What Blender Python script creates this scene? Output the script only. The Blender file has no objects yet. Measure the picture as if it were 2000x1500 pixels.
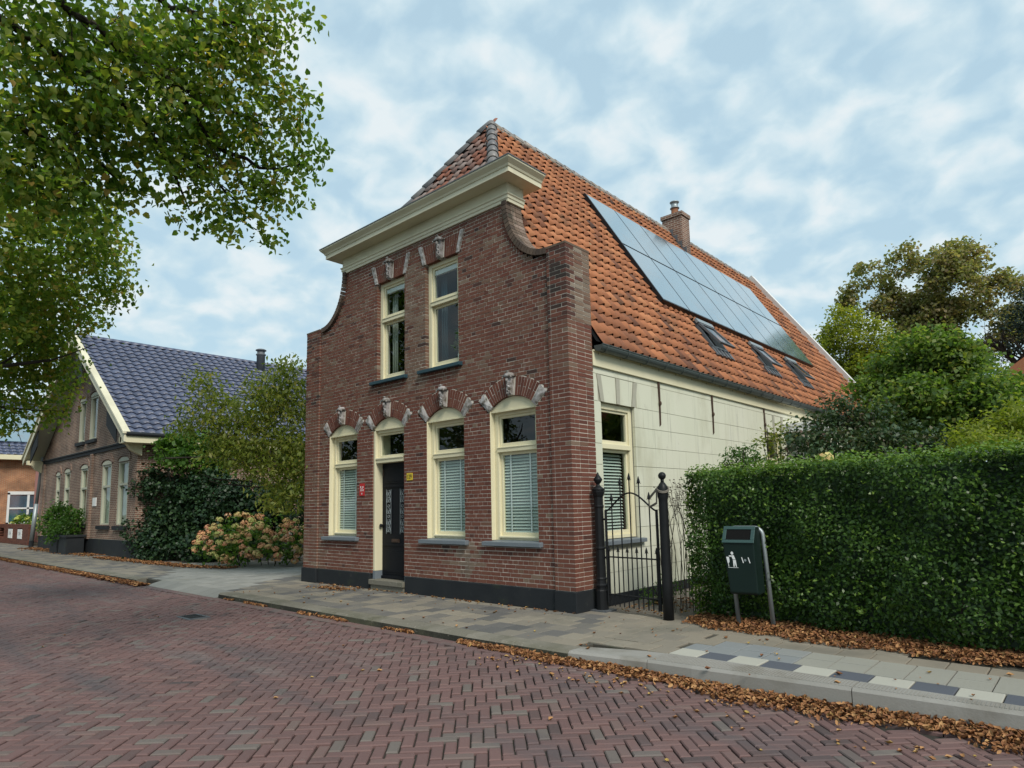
import bpy, bmesh, math, random
import numpy as np
from mathutils import Vector, Matrix
random.seed(7)
RNG = np.random.default_rng(7)
scene = bpy.context.scene
COL = scene.collection

# ------------------------------------------------------------------ camera, sky, sun, exposure
cam_data = bpy.data.cameras.new('camera')
cam = bpy.data.objects.new('camera', cam_data); COL.objects.link(cam)
CR = Vector((0.740321, 0.671937, -0.020618)); CU = Vector((0.095341, -0.074585, 0.992647)); CB = Vector((0.665458, -0.736843, -0.11928))
CP = Vector((5.952, -7.9417, 1.62))
cam.matrix_world = Matrix(((CR.x, CU.x, CB.x, CP.x), (CR.y, CU.y, CB.y, CP.y), (CR.z, CU.z, CB.z, CP.z), (0, 0, 0, 1)))
cam_data.sensor_width = 36.0
cam_data.lens = 36.0 * 1263.18 / 2000.0
cam_data.shift_y = 85.53 / 2000.0
cam_data.clip_start = 0.05
cam_data.clip_end = 3000.0
scene.camera = cam

SUN_DIR = Vector((0.66, -0.30, 0.69)).normalized()
world = bpy.data.worlds.new('World'); scene.world = world
world.use_nodes = True
wn, wl = world.node_tree.nodes, world.node_tree.links
wn.clear()
wo = wn.new('ShaderNodeOutputWorld'); bg = wn.new('ShaderNodeBackground')
sky = wn.new('ShaderNodeTexSky'); sky.sky_type = 'NISHITA'; sky.sun_disc = False
sky.sun_elevation = math.asin(SUN_DIR.z); sky.sun_rotation = math.atan2(SUN_DIR.x, SUN_DIR.y)
sky.air_density = 1.6; sky.dust_density = 1.2; sky.ozone_density = 2.0
tc = wn.new('ShaderNodeTexCoord')
sep = wn.new('ShaderNodeSeparateXYZ'); wl.new(tc.outputs['Generated'], sep.inputs[0])
zz = wn.new('ShaderNodeMath'); zz.operation = 'MAXIMUM'; zz.inputs[1].default_value = 0.0; wl.new(sep.outputs[2], zz.inputs[0])
za = wn.new('ShaderNodeMath'); za.operation = 'ADD'; za.inputs[1].default_value = 0.42; wl.new(zz.outputs[0], za.inputs[0])
dv = []
for k in range(2):
    d = wn.new('ShaderNodeMath'); d.operation = 'DIVIDE'; wl.new(sep.outputs[k], d.inputs[0]); wl.new(za.outputs[0], d.inputs[1]); dv.append(d)
cmb = wn.new('ShaderNodeCombineXYZ'); wl.new(dv[0].outputs[0], cmb.inputs[0]); wl.new(dv[1].outputs[0], cmb.inputs[1])
n1 = wn.new('ShaderNodeTexNoise'); n1.inputs['Scale'].default_value = 2.6; n1.inputs['Detail'].default_value = 4; n1.inputs['Roughness'].default_value = 0.5
wl.new(cmb.outputs[0], n1.inputs['Vector'])
n2 = wn.new('ShaderNodeTexNoise'); n2.inputs['Scale'].default_value = 12.0; n2.inputs['Detail'].default_value = 6; n2.inputs['Roughness'].default_value = 0.46; n2.inputs['Distortion'].default_value = 0.25
wl.new(cmb.outputs[0], n2.inputs['Vector'])
mixn = wn.new('ShaderNodeMath'); mixn.operation = 'MULTIPLY_ADD'; mixn.inputs[1].default_value = 0.80
wl.new(n2.outputs['Fac'], mixn.inputs[0])
m1 = wn.new('ShaderNodeMath'); m1.operation = 'MULTIPLY'; m1.inputs[1].default_value = 0.30; wl.new(n1.outputs['Fac'], m1.inputs[0]); wl.new(m1.outputs[0], mixn.inputs[2])
cr = wn.new('ShaderNodeValToRGB')
cr.color_ramp.elements[0].position = 0.44; cr.color_ramp.elements[0].color = (0.8, 0.8, 0.8, 1)
cr.color_ramp.elements[1].position = 0.60; cr.color_ramp.elements[1].color = (1, 1, 1, 1)
wl.new(mixn.outputs[0], cr.inputs[0])
# clouds: pale blue veil where thin, white where thick
cr2 = wn.new('ShaderNodeValToRGB')
e_ = cr2.color_ramp.elements; e_[0].position = 0.46; e_[0].color = (4.6, 6.35, 7.4, 1); e_[1].position = 0.70; e_[1].color = (6.8, 7.5, 7.8, 1)
k_ = e_.new(0.57); k_.color = (5.3, 6.7, 7.4, 1)
wl.new(mixn.outputs[0], cr2.inputs[0])
mx = wn.new('ShaderNodeMix'); mx.data_type = 'RGBA'
wl.new(cr.outputs[0], mx.inputs[0]); wl.new(sky.outputs[0], mx.inputs[6]); wl.new(cr2.outputs[0], mx.inputs[7])
bg.inputs[1].default_value = 0.092
wl.new(mx.outputs[2], bg.inputs[0]); wl.new(bg.outputs[0], wo.inputs[0])

sun_data = bpy.data.lights.new('sun', 'SUN'); sun_data.energy = 2.5; sun_data.angle = math.radians(20); sun_data.color = (1.0, 0.94, 0.86)
sun = bpy.data.objects.new('sun', sun_data); COL.objects.link(sun)
sun.rotation_euler = SUN_DIR.to_track_quat('Z', 'Y').to_euler(); sun.location = (10, 0, 30)
scene.view_settings.view_transform = 'Standard'; scene.view_settings.look = 'None'
scene.view_settings.exposure = 0.34; scene.view_settings.gamma = 1.0
scene.view_settings.use_curve_mapping = False
scene.cycles.use_denoising = True
scene.cycles.max_bounces = 8; scene.cycles.transparent_max_bounces = 12

# ------------------------------------------------------------------ helpers
def pix(P):
    v = Vector(P) - CP; d = -v.dot(CB)
    if d < 0.05: return (-9999, -9999, d)
    return (1000 + 1263.18 * v.dot(CR) / d, 835.53 - 1263.18 * v.dot(CU) / d, d)
def at(px, py, dist):                                   # a place in the world in that direction, dist metres away
    d = CR * ((px - 1000) / 1263.18) - CU * ((py - 835.53) / 1263.18) - CB
    return CP + d.normalized() * dist
def U(a, b): return random.uniform(a, b)

class MB:
    def __init__(s): s.v = []; s.f = []; s.t = []; s.m = None
    def add(s, vs, fs, t=0.5):
        b = len(s.v)
        if s.m is not None: vs = [tuple(s.m @ Vector(p)) for p in vs]
        s.v.extend(vs); s.f.extend([tuple(i + b for i in f) for f in fs]); s.t.extend([t] * len(fs)); return s
    def box(s, x0, x1, y0, y1, z0, z1, t=0.5):
        return s.add([(x0, y0, z0), (x1, y0, z0), (x1, y1, z0), (x0, y1, z0), (x0, y0, z1), (x1, y0, z1), (x1, y1, z1), (x0, y1, z1)],
                     [(0, 3, 2, 1), (4, 5, 6, 7), (0, 1, 5, 4), (1, 2, 6, 5), (2, 3, 7, 6), (3, 0, 4, 7)], t)
    def cbox(s, x0, x1, y0, y1, z0, z1, c, t=0.5):      # box with chamfered upper edges
        return s.add([(x0, y0, z0), (x1, y0, z0), (x1, y1, z0), (x0, y1, z0), (x0, y0, z1 - c), (x1, y0, z1 - c), (x1, y1, z1 - c), (x0, y1, z1 - c),
                      (x0 + c, y0 + c, z1), (x1 - c, y0 + c, z1), (x1 - c, y1 - c, z1), (x0 + c, y1 - c, z1)],
                     [(0, 1, 5, 4), (1, 2, 6, 5), (2, 3, 7, 6), (3, 0, 4, 7), (4, 5, 9, 8), (5, 6, 10, 9), (6, 7, 11, 10), (7, 4, 8, 11), (8, 9, 10, 11)], t)
    def prism(s, poly, a, b, axis='y', t=0.5):          # poly in the two other axes, extruded from a to b
        n = len(poly)
        def P(p, q):
            if axis == 'y': return (p[0], q, p[1])
            if axis == 'x': return (q, p[0], p[1])
            return (p[0], p[1], q)
        vs = [P(p, a) for p in poly] + [P(p, b) for p in poly]
        fs = [tuple(range(n)), tuple(range(2 * n - 1, n - 1, -1))] + [(i, i + n, (i + 1) % n + n, (i + 1) % n) for i in range(n)]
        return s.add(vs, fs, t)
    def tube(s, pts, rad, n=8, t=0.5, cap=True):
        pts = [Vector(p) for p in pts]; k = len(pts)
        if not hasattr(rad, '__len__'): rad = [rad] * k
        vs = []; fs = []; up = None
        for i, p in enumerate(pts):
            d = (pts[min(i + 1, k - 1)] - pts[max(i - 1, 0)]); d = d.normalized() if d.length > 1e-9 else Vector((0, 0, 1))
            if up is None: up = Vector((0, 0, 1)) if abs(d.z) < .9 else Vector((1, 0, 0))
            a = d.cross(up).normalized(); b = a.cross(d).normalized(); up = b
            for j in range(n):
                w = 2 * math.pi * j / n; q = p + (a * math.cos(w) + b * math.sin(w)) * rad[i]; vs.append(tuple(q))
        for i in range(k - 1):
            for j in range(n): fs.append((i * n + j, i * n + (j + 1) % n, (i + 1) * n + (j + 1) % n, (i + 1) * n + j))
        if cap: fs.append(tuple(range(n - 1, -1, -1))); fs.append(tuple(range((k - 1) * n, k * n)))
        return s.add(vs, fs, t)
    def lathe(s, prof, o=(0, 0, 0), n=16, t=0.5):       # prof of (radius, z)
        vs = []; fs = []; k = len(prof)
        for r, z in prof:
            for j in range(n):
                w = 2 * math.pi * j / n; vs.append((o[0] + r * math.cos(w), o[1] + r * math.sin(w), o[2] + z))
        for i in range(k - 1):
            for j in range(n): fs.append((i * n + j, i * n + (j + 1) % n, (i + 1) * n + (j + 1) % n, (i + 1) * n + j))
        fs.append(tuple(range(n - 1, -1, -1))); fs.append(tuple(range((k - 1) * n, k * n)))
        return s.add(vs, fs, t)
    def mesh(s, name, smooth=False):
        me = bpy.data.meshes.new(name); me.from_pydata(s.v, [], s.f)
        at_ = me.attributes.new('tint', 'FLOAT', 'FACE'); at_.data.foreach_set('value', np.array(s.t, dtype=np.float32))
        if smooth: me.polygons.foreach_set('use_smooth', [True] * len(s.f))
        me.update(); return me
    def build(s, name, m, parent=None, smooth=False, kind=None):
        return put(name, s.mesh(name, smooth), m, parent, kind)
def put(name, me, m, parent=None, kind=None, loc=None):
    o = bpy.data.objects.new(name, me); COL.objects.link(o)
    if m is not None and me is not None and not me.materials: me.materials.append(m)
    if parent is not None:
        o.parent = parent
        if parent.name in WLOC: o.matrix_parent_inverse = Matrix.Translation(-WLOC[parent.name])
    if kind: o['kind'] = kind
    if loc is not None: o.location = loc
    return o
WLOC = {}                                               # where the Empties stand: their parts are built in world coordinates
def empty(name, loc=(0, 0, 0), label=None, cat=None, group=None, kind=None, parent=None):
    o = bpy.data.objects.new(name, None); COL.objects.link(o); o.location = loc; o.empty_display_size = 0.1
    WLOC[o.name] = Vector(loc)
    if parent is not None:
        o.parent = parent
        if parent.name in WLOC: o.matrix_parent_inverse = Matrix.Translation(-WLOC[parent.name])
    return tag(o, label, cat, group, kind)
def tag(o, label=None, cat=None, group=None, kind=None):
    for k, v in (('label', label), ('category', cat), ('group', group), ('kind', kind)):
        if v: o[k] = v
    return o
def bevel(o, w=0.01, seg=2):
    b = o.modifiers.new('bevel', 'BEVEL'); b.width = w; b.segments = seg; b.limit_method = 'ANGLE'; b.angle_limit = math.radians(40); return o
def sphere_mb(mb, c, r, sx=1, sy=1, sz=1, n=10, t=0.5):
    prof = [(max(1e-4, math.sin(math.pi * i / 8)), -math.cos(math.pi * i / 8)) for i in range(9)]
    vs = []; fs = []
    for rr, z in prof:
        for j in range(n):
            w = 2 * math.pi * j / n; vs.append((c[0] + r * sx * rr * math.cos(w), c[1] + r * sy * rr * math.sin(w), c[2] + r * sz * z))
    for i in range(8):
        for j in range(n): fs.append((i * n + j, i * n + (j + 1) % n, (i + 1) * n + (j + 1) % n, (i + 1) * n + j))
    return mb.add(vs, fs, t)

# ---- procedural materials
def mat(name, cols, rough=0.8, noise=(3.0, 0.15), fine=None, stain=None, bump=None, metal=0.0, tint=True, spec=0.4, coat=0.0, ior=None):
    m = bpy.data.materials.new(name); m.use_nodes = True; n, l = m.node_tree.nodes, m.node_tree.links
    b = n['Principled BSDF']; b.inputs['Roughness'].default_value = rough; b.inputs['Metallic'].default_value = metal
    b.inputs['Specular IOR Level'].default_value = spec
    if ior: b.inputs['IOR'].default_value = ior; b.inputs['Coat IOR'].default_value = ior
    if coat: b.inputs['Coat Weight'].default_value = coat; b.inputs['Coat Roughness'].default_value = 0.15
    g = n.new('ShaderNodeNewGeometry')
    nz = n.new('ShaderNodeTexNoise'); nz.inputs['Scale'].default_value = noise[0]; nz.inputs['Detail'].default_value = 5; l.new(g.outputs['Position'], nz.inputs['Vector'])
    ma = n.new('ShaderNodeMath'); ma.operation = 'MULTIPLY_ADD'; l.new(nz.outputs['Fac'], ma.inputs[0]); ma.inputs[1].default_value = 2 * noise[1]
    if tint:
        a = n.new('ShaderNodeAttribute'); a.attribute_name = 'tint'
        s = n.new('ShaderNodeMath'); s.operation = 'SUBTRACT'; l.new(a.outputs['Fac'], s.inputs[0]); s.inputs[1].default_value = noise[1]; l.new(s.outputs[0], ma.inputs[2])
    else: ma.inputs[2].default_value = 0.5 - noise[1]
    val = ma
    if fine:
        nf = n.new('ShaderNodeTexNoise'); nf.inputs['Scale'].default_value = fine[0]; nf.inputs['Detail'].default_value = 4; l.new(g.outputs['Position'], nf.inputs['Vector'])
        m2 = n.new('ShaderNodeMath'); m2.operation = 'MULTIPLY_ADD'; l.new(nf.outputs['Fac'], m2.inputs[0]); m2.inputs[1].default_value = 2 * fine[1]
        s2 = n.new('ShaderNodeMath'); s2.operation = 'SUBTRACT'; l.new(ma.outputs[0], s2.inputs[0]); s2.inputs[1].default_value = fine[1]; l.new(s2.outputs[0], m2.inputs[2]); val = m2
    r = n.new('ShaderNodeValToRGB'); e = r.color_ramp.elements
    while len(e) < len(cols): e.new(0.5)
    for i, c in enumerate(cols):
        e[i].position = i / max(1, len(cols) - 1); e[i].color = (*c, 1)
    l.new(val.outputs[0], r.inputs[0]); out = r.outputs[0]
    for st in (stain or []):                                 # (scale, colour, lo, hi, detail)
        ns = n.new('ShaderNodeTexNoise'); ns.inputs['Scale'].default_value = st[0]; ns.inputs['Detail'].default_value = 6; ns.inputs['Roughness'].default_value = 0.6
        if len(st) > 4:
            mp = n.new('ShaderNodeMapping'); mp.inputs['Scale'].default_value = st[4]; l.new(g.outputs['Position'], mp.inputs[0]); l.new(mp.outputs[0], ns.inputs['Vector'])
        else: l.new(g.outputs['Position'], ns.inputs['Vector'])
        rs = n.new('ShaderNodeValToRGB'); rs.color_ramp.elements[0].position = st[2]; rs.color_ramp.elements[1].position = st[3]; rs.color_ramp.elements[0].color = (0, 0, 0, 1); rs.color_ramp.elements[1].color = (1, 1, 1, 1)
        l.new(ns.outputs['Fac'], rs.inputs[0])
        x = n.new('ShaderNodeMix'); x.data_type = 'RGBA'; l.new(rs.outputs[0], x.inputs[0]); l.new(out, x.inputs[6]); x.inputs[7].default_value = (*st[1], 1); out = x.outputs[2]
    l.new(out, b.inputs['Base Color'])
    if bump:
        nb = n.new('ShaderNodeTexNoise'); nb.inputs['Scale'].default_value = bump[0]; nb.inputs['Detail'].default_value = 6; l.new(g.outputs['Position'], nb.inputs['Vector'])
        bp = n.new('ShaderNodeBump'); bp.inputs['Strength'].default_value = bump[1]; bp.inputs['Distance'].default_value = bump[2] if len(bump) > 2 else 0.01
        l.new(nb.outputs['Fac'], bp.inputs['Height']); l.new(bp.outputs[0], b.inputs['Normal'])
    return m
def leaf_mat(name, cols, noise=(1.2, 0.15), trans=0.35, rough=0.5):
    m = mat(name, cols, rough=rough, noise=noise, spec=0.3)
    n, l = m.node_tree.nodes, m.node_tree.links; b = n['Principled BSDF']; o = n['Material Output']
    src = b.inputs['Base Color'].links[0].from_socket
    t = n.new('ShaderNodeBsdfTranslucent'); br = n.new('ShaderNodeMix'); br.data_type = 'RGBA'; br.blend_type = 'MULTIPLY'; br.inputs[0].default_value = 1.0
    br.inputs[7].default_value = (1.5, 1.6, 0.7, 1); l.new(src, br.inputs[6]); l.new(br.outputs[2], t.inputs[0])
    x = n.new('ShaderNodeMixShader'); x.inputs[0].default_value = trans; l.new(b.outputs[0], x.inputs[1]); l.new(t.outputs[0], x.inputs[2]); l.new(x.outputs[0], o.inputs[0])
    return m
def glass_mat(name, tintc=(0.85, 0.92, 0.9), rough=0.0):
    m = bpy.data.materials.new(name); m.use_nodes = True; n, l = m.node_tree.nodes, m.node_tree.links; n.remove(n['Principled BSDF'])
    o = n['Material Output']; tr = n.new('ShaderNodeBsdfTransparent'); tr.inputs[0].default_value = (*tintc, 1)
    gl = n.new('ShaderNodeBsdfGlossy'); gl.inputs['Roughness'].default_value = rough; g = n.new('ShaderNodeNewGeometry')
    dt = n.new('ShaderNodeVectorMath'); dt.operation = 'DOT_PRODUCT'; l.new(g.outputs['Incoming'], dt.inputs[0]); l.new(g.outputs['Normal'], dt.inputs[1])
    ab = n.new('ShaderNodeMath'); ab.operation = 'ABSOLUTE'; l.new(dt.outputs['Value'], ab.inputs[0])
    om = n.new('ShaderNodeMath'); om.operation = 'SUBTRACT'; om.inputs[0].default_value = 1.0; l.new(ab.outputs[0], om.inputs[1])
    pw = n.new('ShaderNodeMath'); pw.operation = 'POWER'; pw.inputs[1].default_value = 5.0; l.new(om.outputs[0], pw.inputs[0])
    fr = n.new('ShaderNodeMath'); fr.operation = 'MULTIPLY_ADD'; fr.inputs[1].default_value = 0.92; fr.inputs[2].default_value = 0.06; l.new(pw.outputs[0], fr.inputs[0]); nb = n.new('ShaderNodeTexNoise'); nb.inputs['Scale'].default_value = 1.7; nb.inputs['Detail'].default_value = 1; l.new(g.outputs['Position'], nb.inputs['Vector'])
    bp = n.new('ShaderNodeBump'); bp.inputs['Strength'].default_value = 0.05; bp.inputs['Distance'].default_value = 0.02; l.new(nb.outputs['Fac'], bp.inputs['Height']); l.new(bp.outputs[0], gl.inputs['Normal'])
    x = n.new('ShaderNodeMixShader'); l.new(fr.outputs[0], x.inputs[0]); l.new(tr.outputs[0], x.inputs[1]); l.new(gl.outputs[0], x.inputs[2]); l.new(x.outputs[0], o.inputs[0])
    return m
def brick_tex_mat(name, c1, c2, mortar, course=0.07, length=0.225, axis='xz', rough=0.85, msize=0.011):
    m = bpy.data.materials.new(name); m.use_nodes = True; n, l = m.node_tree.nodes, m.node_tree.links; b = n['Principled BSDF']; b.inputs['Roughness'].default_value = rough
    g = n.new('ShaderNodeNewGeometry'); s = n.new('ShaderNodeSeparateXYZ'); l.new(g.outputs['Position'], s.inputs[0])
    ad = n.new('ShaderNodeMath'); ad.operation = 'ADD'; l.new(s.outputs[0], ad.inputs[0]); l.new(s.outputs[1], ad.inputs[1])
    c = n.new('ShaderNodeCombineXYZ'); l.new(ad.outputs[0], c.inputs[0]); l.new(s.outputs[2], c.inputs[1])
    t = n.new('ShaderNodeTexBrick'); l.new(c.outputs[0], t.inputs['Vector']); t.inputs['Scale'].default_value = 1.0
    t.inputs['Brick Width'].default_value = length; t.inputs['Row Height'].default_value = course; t.inputs['Mortar Size'].default_value = msize; t.inputs['Bias'].default_value = 0.0
    t.inputs['Color1'].default_value = (*c1, 1); t.inputs['Color2'].default_value = (*c2, 1); t.inputs['Mortar'].default_value = (*mortar, 1)
    nz = n.new('ShaderNodeTexNoise'); nz.inputs['Scale'].default_value = 1.3; nz.inputs['Detail'].default_value = 6; l.new(g.outputs['Position'], nz.inputs['Vector'])
    rp = n.new('ShaderNodeValToRGB'); rp.color_ramp.elements[0].color = (0.6, 0.6, 0.6, 1); rp.color_ramp.elements[1].color = (1.3, 1.25, 1.2, 1); rp.color_ramp.elements[0].position = .3; rp.color_ramp.elements[1].position = .7; l.new(nz.outputs['Fac'], rp.inputs[0])
    x = n.new('ShaderNodeMix'); x.data_type = 'RGBA'; x.blend_type = 'MULTIPLY'; x.inputs[0].default_value = 1; l.new(t.outputs[0], x.inputs[6]); l.new(rp.outputs[0], x.inputs[7]); l.new(x.outputs[2], b.inputs['Base Color'])
    bp = n.new('ShaderNodeBump'); bp.inputs['Strength'].default_value = 0.6; bp.inputs['Distance'].default_value = 0.008; bp.invert = True; l.new(t.outputs['Fac'], bp.inputs['Height']); l.new(bp.outputs[0], b.inputs['Normal'])
    return m

# ---- leaves, thousands in one numpy mesh
def leaf_mesh(name, cen, nrm, tip, size, tint, shape='kite', width=0.62, fold=0.25):
    N = len(cen); cen = np.asarray(cen, float); nrm = np.asarray(nrm, float); tip = np.asarray(tip, float); size = np.asarray(size, float)[:, None]
    nrm /= np.linalg.norm(nrm, axis=1, keepdims=True) + 1e-9
    tip = tip - nrm * (tip * nrm).sum(1, keepdims=True); tip /= np.linalg.norm(tip, axis=1, keepdims=True) + 1e-9
    sd = np.cross(nrm, tip)
    if shape == 'kite':
        pts = [(0, -.5, 0), (width / 2, -.08, fold), (0, .5, 0), (-width / 2, -.08, fold)]; fc = [[0, 1, 2, 3]]
    elif shape == 'heart':
        pts = [(0, -.42, 0), (.30, -.48, fold * .7), (.42, -.1, fold), (.20, .28, fold * .5), (0, .55, -.06), (-.20, .28, fold * .5), (-.42, -.1, fold), (-.30, -.48, fold * .7)]
        fc = [[0, 1, 2, 3, 4], [0, 4, 5, 6, 7]]
    else:                                                # curled dry leaf
        pts = [(0, -.5, .12), (width / 2, -.15, fold), (width / 2.4, .2, fold * .8), (0, .5, .2), (-width / 2.4, .2, fold * .5), (-width / 2, -.15, fold * .9), (0, 0, -.05)]
        fc = [[0, 1, 2, 6], [6, 2, 3], [0, 6, 4, 5], [6, 3, 4]]
    k = len(pts); V = np.empty((N, k, 3))
    for i, (a, b, c) in enumerate(pts): V[:, i] = cen + size * (sd * a + tip * b + nrm * c)
    loops = []; starts = []; tot = 0; totals = []
    per = sum(len(f) for f in fc)
    base = (np.arange(N) * k)[:, None]
    L = np.concatenate([np.asarray(f)[None, :] + base for f in fc], axis=1).ravel()
    st1 = np.cumsum([0] + [len(f) for f in fc])[:-1]
    starts = (np.arange(N)[:, None] * per + st1[None, :]).ravel()
    me = bpy.data.meshes.new(name)
    me.vertices.add(N * k); me.vertices.foreach_set('co', V.ravel().astype(np.float32))
    me.loops.add(len(L)); me.loops.foreach_set('vertex_index', L.astype(np.int32))
    me.polygons.add(len(starts)); me.polygons.foreach_set('loop_start', starts.astype(np.int32))
    me.update(calc_edges=True)
    a = me.attributes.new('tint', 'FLOAT', 'FACE'); a.data.foreach_set('value', np.repeat(np.asarray(tint, dtype=np.float32), len(fc)))
    return me
def rand_dirs(N):
    v = RNG.normal(size=(N, 3)); return v / np.linalg.norm(v, axis=1, keepdims=True)
def in_ellipsoids(lobes, n_each, shell=0.35):
    """points through a set of lobes ((x,y,z),(rx,ry,rz)), denser outside"""
    out = []; nr = []
    for (c, r), n in zip(lobes, n_each):
        d = rand_dirs(n); q = RNG.uniform(shell, 1.0, n) ** (1 / 2.2)
        out.append(np.asarray(c) + d * np.asarray(r) * q[:, None]); nr.append(d)
    return np.concatenate(out), np.concatenate(nr)
def foliage(name, lobes, n_cl, per, spread, size, material, parent, tint=(0.2, 0.7), shape='kite', width=0.62, droop=0.4, upn=0.6, shell=0.35, fold=0.22, toptint=0.0, keep=None):
    """clumps of leaves: n_cl clump centres in the lobes (shared by volume^(2/3)), 'per' leaves round each"""
    vol = np.array([(r[0] * r[1] * r[2]) ** (2 / 3) for c, r in lobes]); n = np.maximum(1, (n_cl * vol / vol.sum()).astype(int))
    cc, dd = in_ellipsoids(lobes, n, shell); ct = RNG.uniform(tint[0], tint[1], len(cc))
    P = np.repeat(cc, per, 0) + RNG.normal(size=(len(cc) * per, 3)) * np.array([spread, spread, spread * .6])
    D = np.repeat(dd, per, 0)
    if keep is not None:
        k = keep(P); P = P[k]; D = D[k]; ctl = np.repeat(ct, per)[k]
    else: ctl = np.repeat(ct, per)
    N = len(P)
    nrm = rand_dirs(N) * 0.8 + D * 0.35 + np.array([0, 0, upn]); tip = rand_dirs(N) + D * 0.5 + np.array([0, 0, -droop])
    T = np.clip(ctl + RNG.normal(size=N) * 0.10, 0, 1)
    sz = size * RNG.uniform(0.65, 1.25, N)
    return put(name, leaf_mesh(name, P, nrm, tip, sz, T, shape, width, fold), material, parent, 'stuff')
def limbs(mb, p, d, length, rad, depth, spread=0.6, n=5, up=0.15, sub=1.6):
    pts = [Vector(p)]; rr = [rad]; d = Vector(d).normalized()
    for i in range(n):
        d = (d + Vector((U(-1, 1), U(-1, 1), U(-1, 1))) * 0.16 + Vector((0, 0, up * 0.3))).normalized()
        pts.append(pts[-1] + d * (length / n)); rr.append(rad * (1 - 0.65 * (i + 1) / n))
    mb.tube(pts, rr, 6 if rad < .05 else 9)
    if depth > 0:
        for i in range(2, n + 1):
            for k in range(2 if depth > 1 else 1):
                e = (d * 0.55 + Vector((U(-1, 1), U(-1, 1), U(-.3, .8))) * spread).normalized()
                limbs(mb, pts[i], e, min(sub, length * U(.5, .75)), rr[i] * U(.55, .8), depth - 1, spread, max(3, n - 1), up, sub * .6)
def text_mesh(txt, size):
    c = bpy.data.curves.new('lettering', 'FONT'); c.body = txt; c.size = size; c.align_x = 'CENTER'; c.align_y = 'CENTER'; c.extrude = 0.0015
    o = bpy.data.objects.new('lettering_tmp', c); COL.objects.link(o)
    dg = bpy.context.evaluated_depsgraph_get(); me = bpy.data.meshes.new_from_object(o.evaluated_get(dg))
    bpy.data.objects.remove(o); me.name = 'lettering'; me.materials.clear(); return me
CACHE = {}
def piece(name, dims, tint, m, parent, loc, rotz=0.0, ch=0.0):   # a brick or tile of its own, alike ones share their mesh
    tb = round(tint * 14) / 14; key = (m.name, tuple(round(d, 3) for d in dims), tb, ch)
    if key not in CACHE:
        b = MB(); w, d, h = dims
        if ch: b.cbox(-w / 2, w / 2, -d / 2, d / 2, -h / 2, h / 2, ch, tb)
        else: b.box(-w / 2, w / 2, -d / 2, d / 2, -h / 2, h / 2, tb)
        CACHE[key] = b.mesh(name)
    o = put(name, CACHE[key], m, parent, None, loc)
    if rotz: o.rotation_euler = (0, 0, rotz)
    return o
def dist2(p): return (p[0] - CP.x) ** 2 + (p[1] - CP.y) ** 2 + (p[2] - CP.z) ** 2

# ------------------------------------------------------------------ materials
M = {}
M['brick'] = mat('facade_brick', [(.034, .024, .02), (.082, .031, .022), (.135, .045, .029), (.15, .06, .038), (.145, .08, .053), (.185, .128, .09), (.24, .195, .15)], rough=.88, noise=(2.2, .07), fine=(38, .06),
                 stain=[(2.6, (.32, .29, .26), .66, .85), (1.1, (.06, .045, .035), .60, .82)], bump=(85, .35, .006))
M['mortar'] = mat('mortar', [(.46, .41, .34), (.62, .57, .49), (.70, .65, .57)], rough=.95, noise=(4, .3), fine=(60, .15), bump=(120, .3, .004), tint=False)
M['coping'] = mat('coping_brick', [(.05, .036, .03), (.10, .07, .05), (.15, .105, .075), (.27, .2, .16)], rough=.9, noise=(3, .15), fine=(40, .1), stain=[(4, (.04, .045, .03), .55, .75)], bump=(70, .4, .006))
M['cream'] = mat('cream_paint', [(.60, .55, .36), (.68, .63, .43), (.73, .69, .49)], rough=.5, noise=(1.5, .25), tint=False, stain=[(3.0, (.42, .37, .23), .66, .92, (1, 1, .4))], bump=(14, .05, .01))
M['cornice'] = mat('cornice_paint', [(.58, .54, .38), (.66, .62, .45), (.70, .67, .50)], rough=.5, noise=(1.2, .25), tint=False, stain=[(5.0, (.40, .33, .19), .70, .86), (1.4, (.50, .46, .33), .5, .8, (.5, 1, 1))], bump=(20, .05, .01))
M['stucco'] = mat('stucco', [(.48, .49, .38), (.56, .57, .44), (.61, .61, .49), (.66, .67, .60)], rough=.75, noise=(.7, .28), fine=(25, .05), stain=[(1.6, (.44, .43, .31), .52, .8, (1, 1, .35)), (5, (.40, .39, .31), .63, .85), (2.2, (.34, .34, .27), .58, .82, (1, 5, .22))], bump=(30, .12, .01))
M['stucco_grey'] = mat('grey_painted_stone', [(.28, .27, .22), (.36, .35, .28), (.42, .4, .33)], rough=.85, noise=(9, .3), bump=(40, .3, .01))
M['stone'] = mat('pale_stone', [(.25, .23, .22), (.36, .34, .33), (.47, .46, .45)], rough=.8, noise=(8, .25), fine=(50, .1), stain=[(11, (.10, .085, .06), .42, .66)], bump=(60, .3, .008))
M['sill_grey'] = mat('blue_grey_stone', [(.11, .13, .145), (.145, .17, .19), (.18, .20, .215)], rough=.6, noise=(4, .3), tint=False, bump=(40, .1, .005))
M['sill_blue'] = mat('dark_blue_paint', [(.018, .05, .065), (.03, .07, .09)], rough=.45, noise=(3, .3), tint=False)
M['plinth'] = mat('black_plinth', [(.010, .012, .014), (.018, .021, .024), (.034, .036, .036)], rough=.65, noise=(2.5, .35), tint=False, spec=.2, stain=[(6, (.10, .10, .085), .66, .84), (1.6, (.035, .045, .025), .6, .8)], bump=(18, .3, .01))
M['tile'] = mat('orange_roof_tile', [(.09, .05, .038), (.20, .085, .05), (.33, .13, .062), (.44, .175, .08), (.50, .23, .11)], rough=.85, noise=(.55, .13), fine=(22, .08), stain=[(1.9, (.15, .085, .05), .55, .75), (9, (.30, .25, .15), .64, .76), (5, (.12, .08, .06), .6, .74)], bump=(60, .3, .005))
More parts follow.
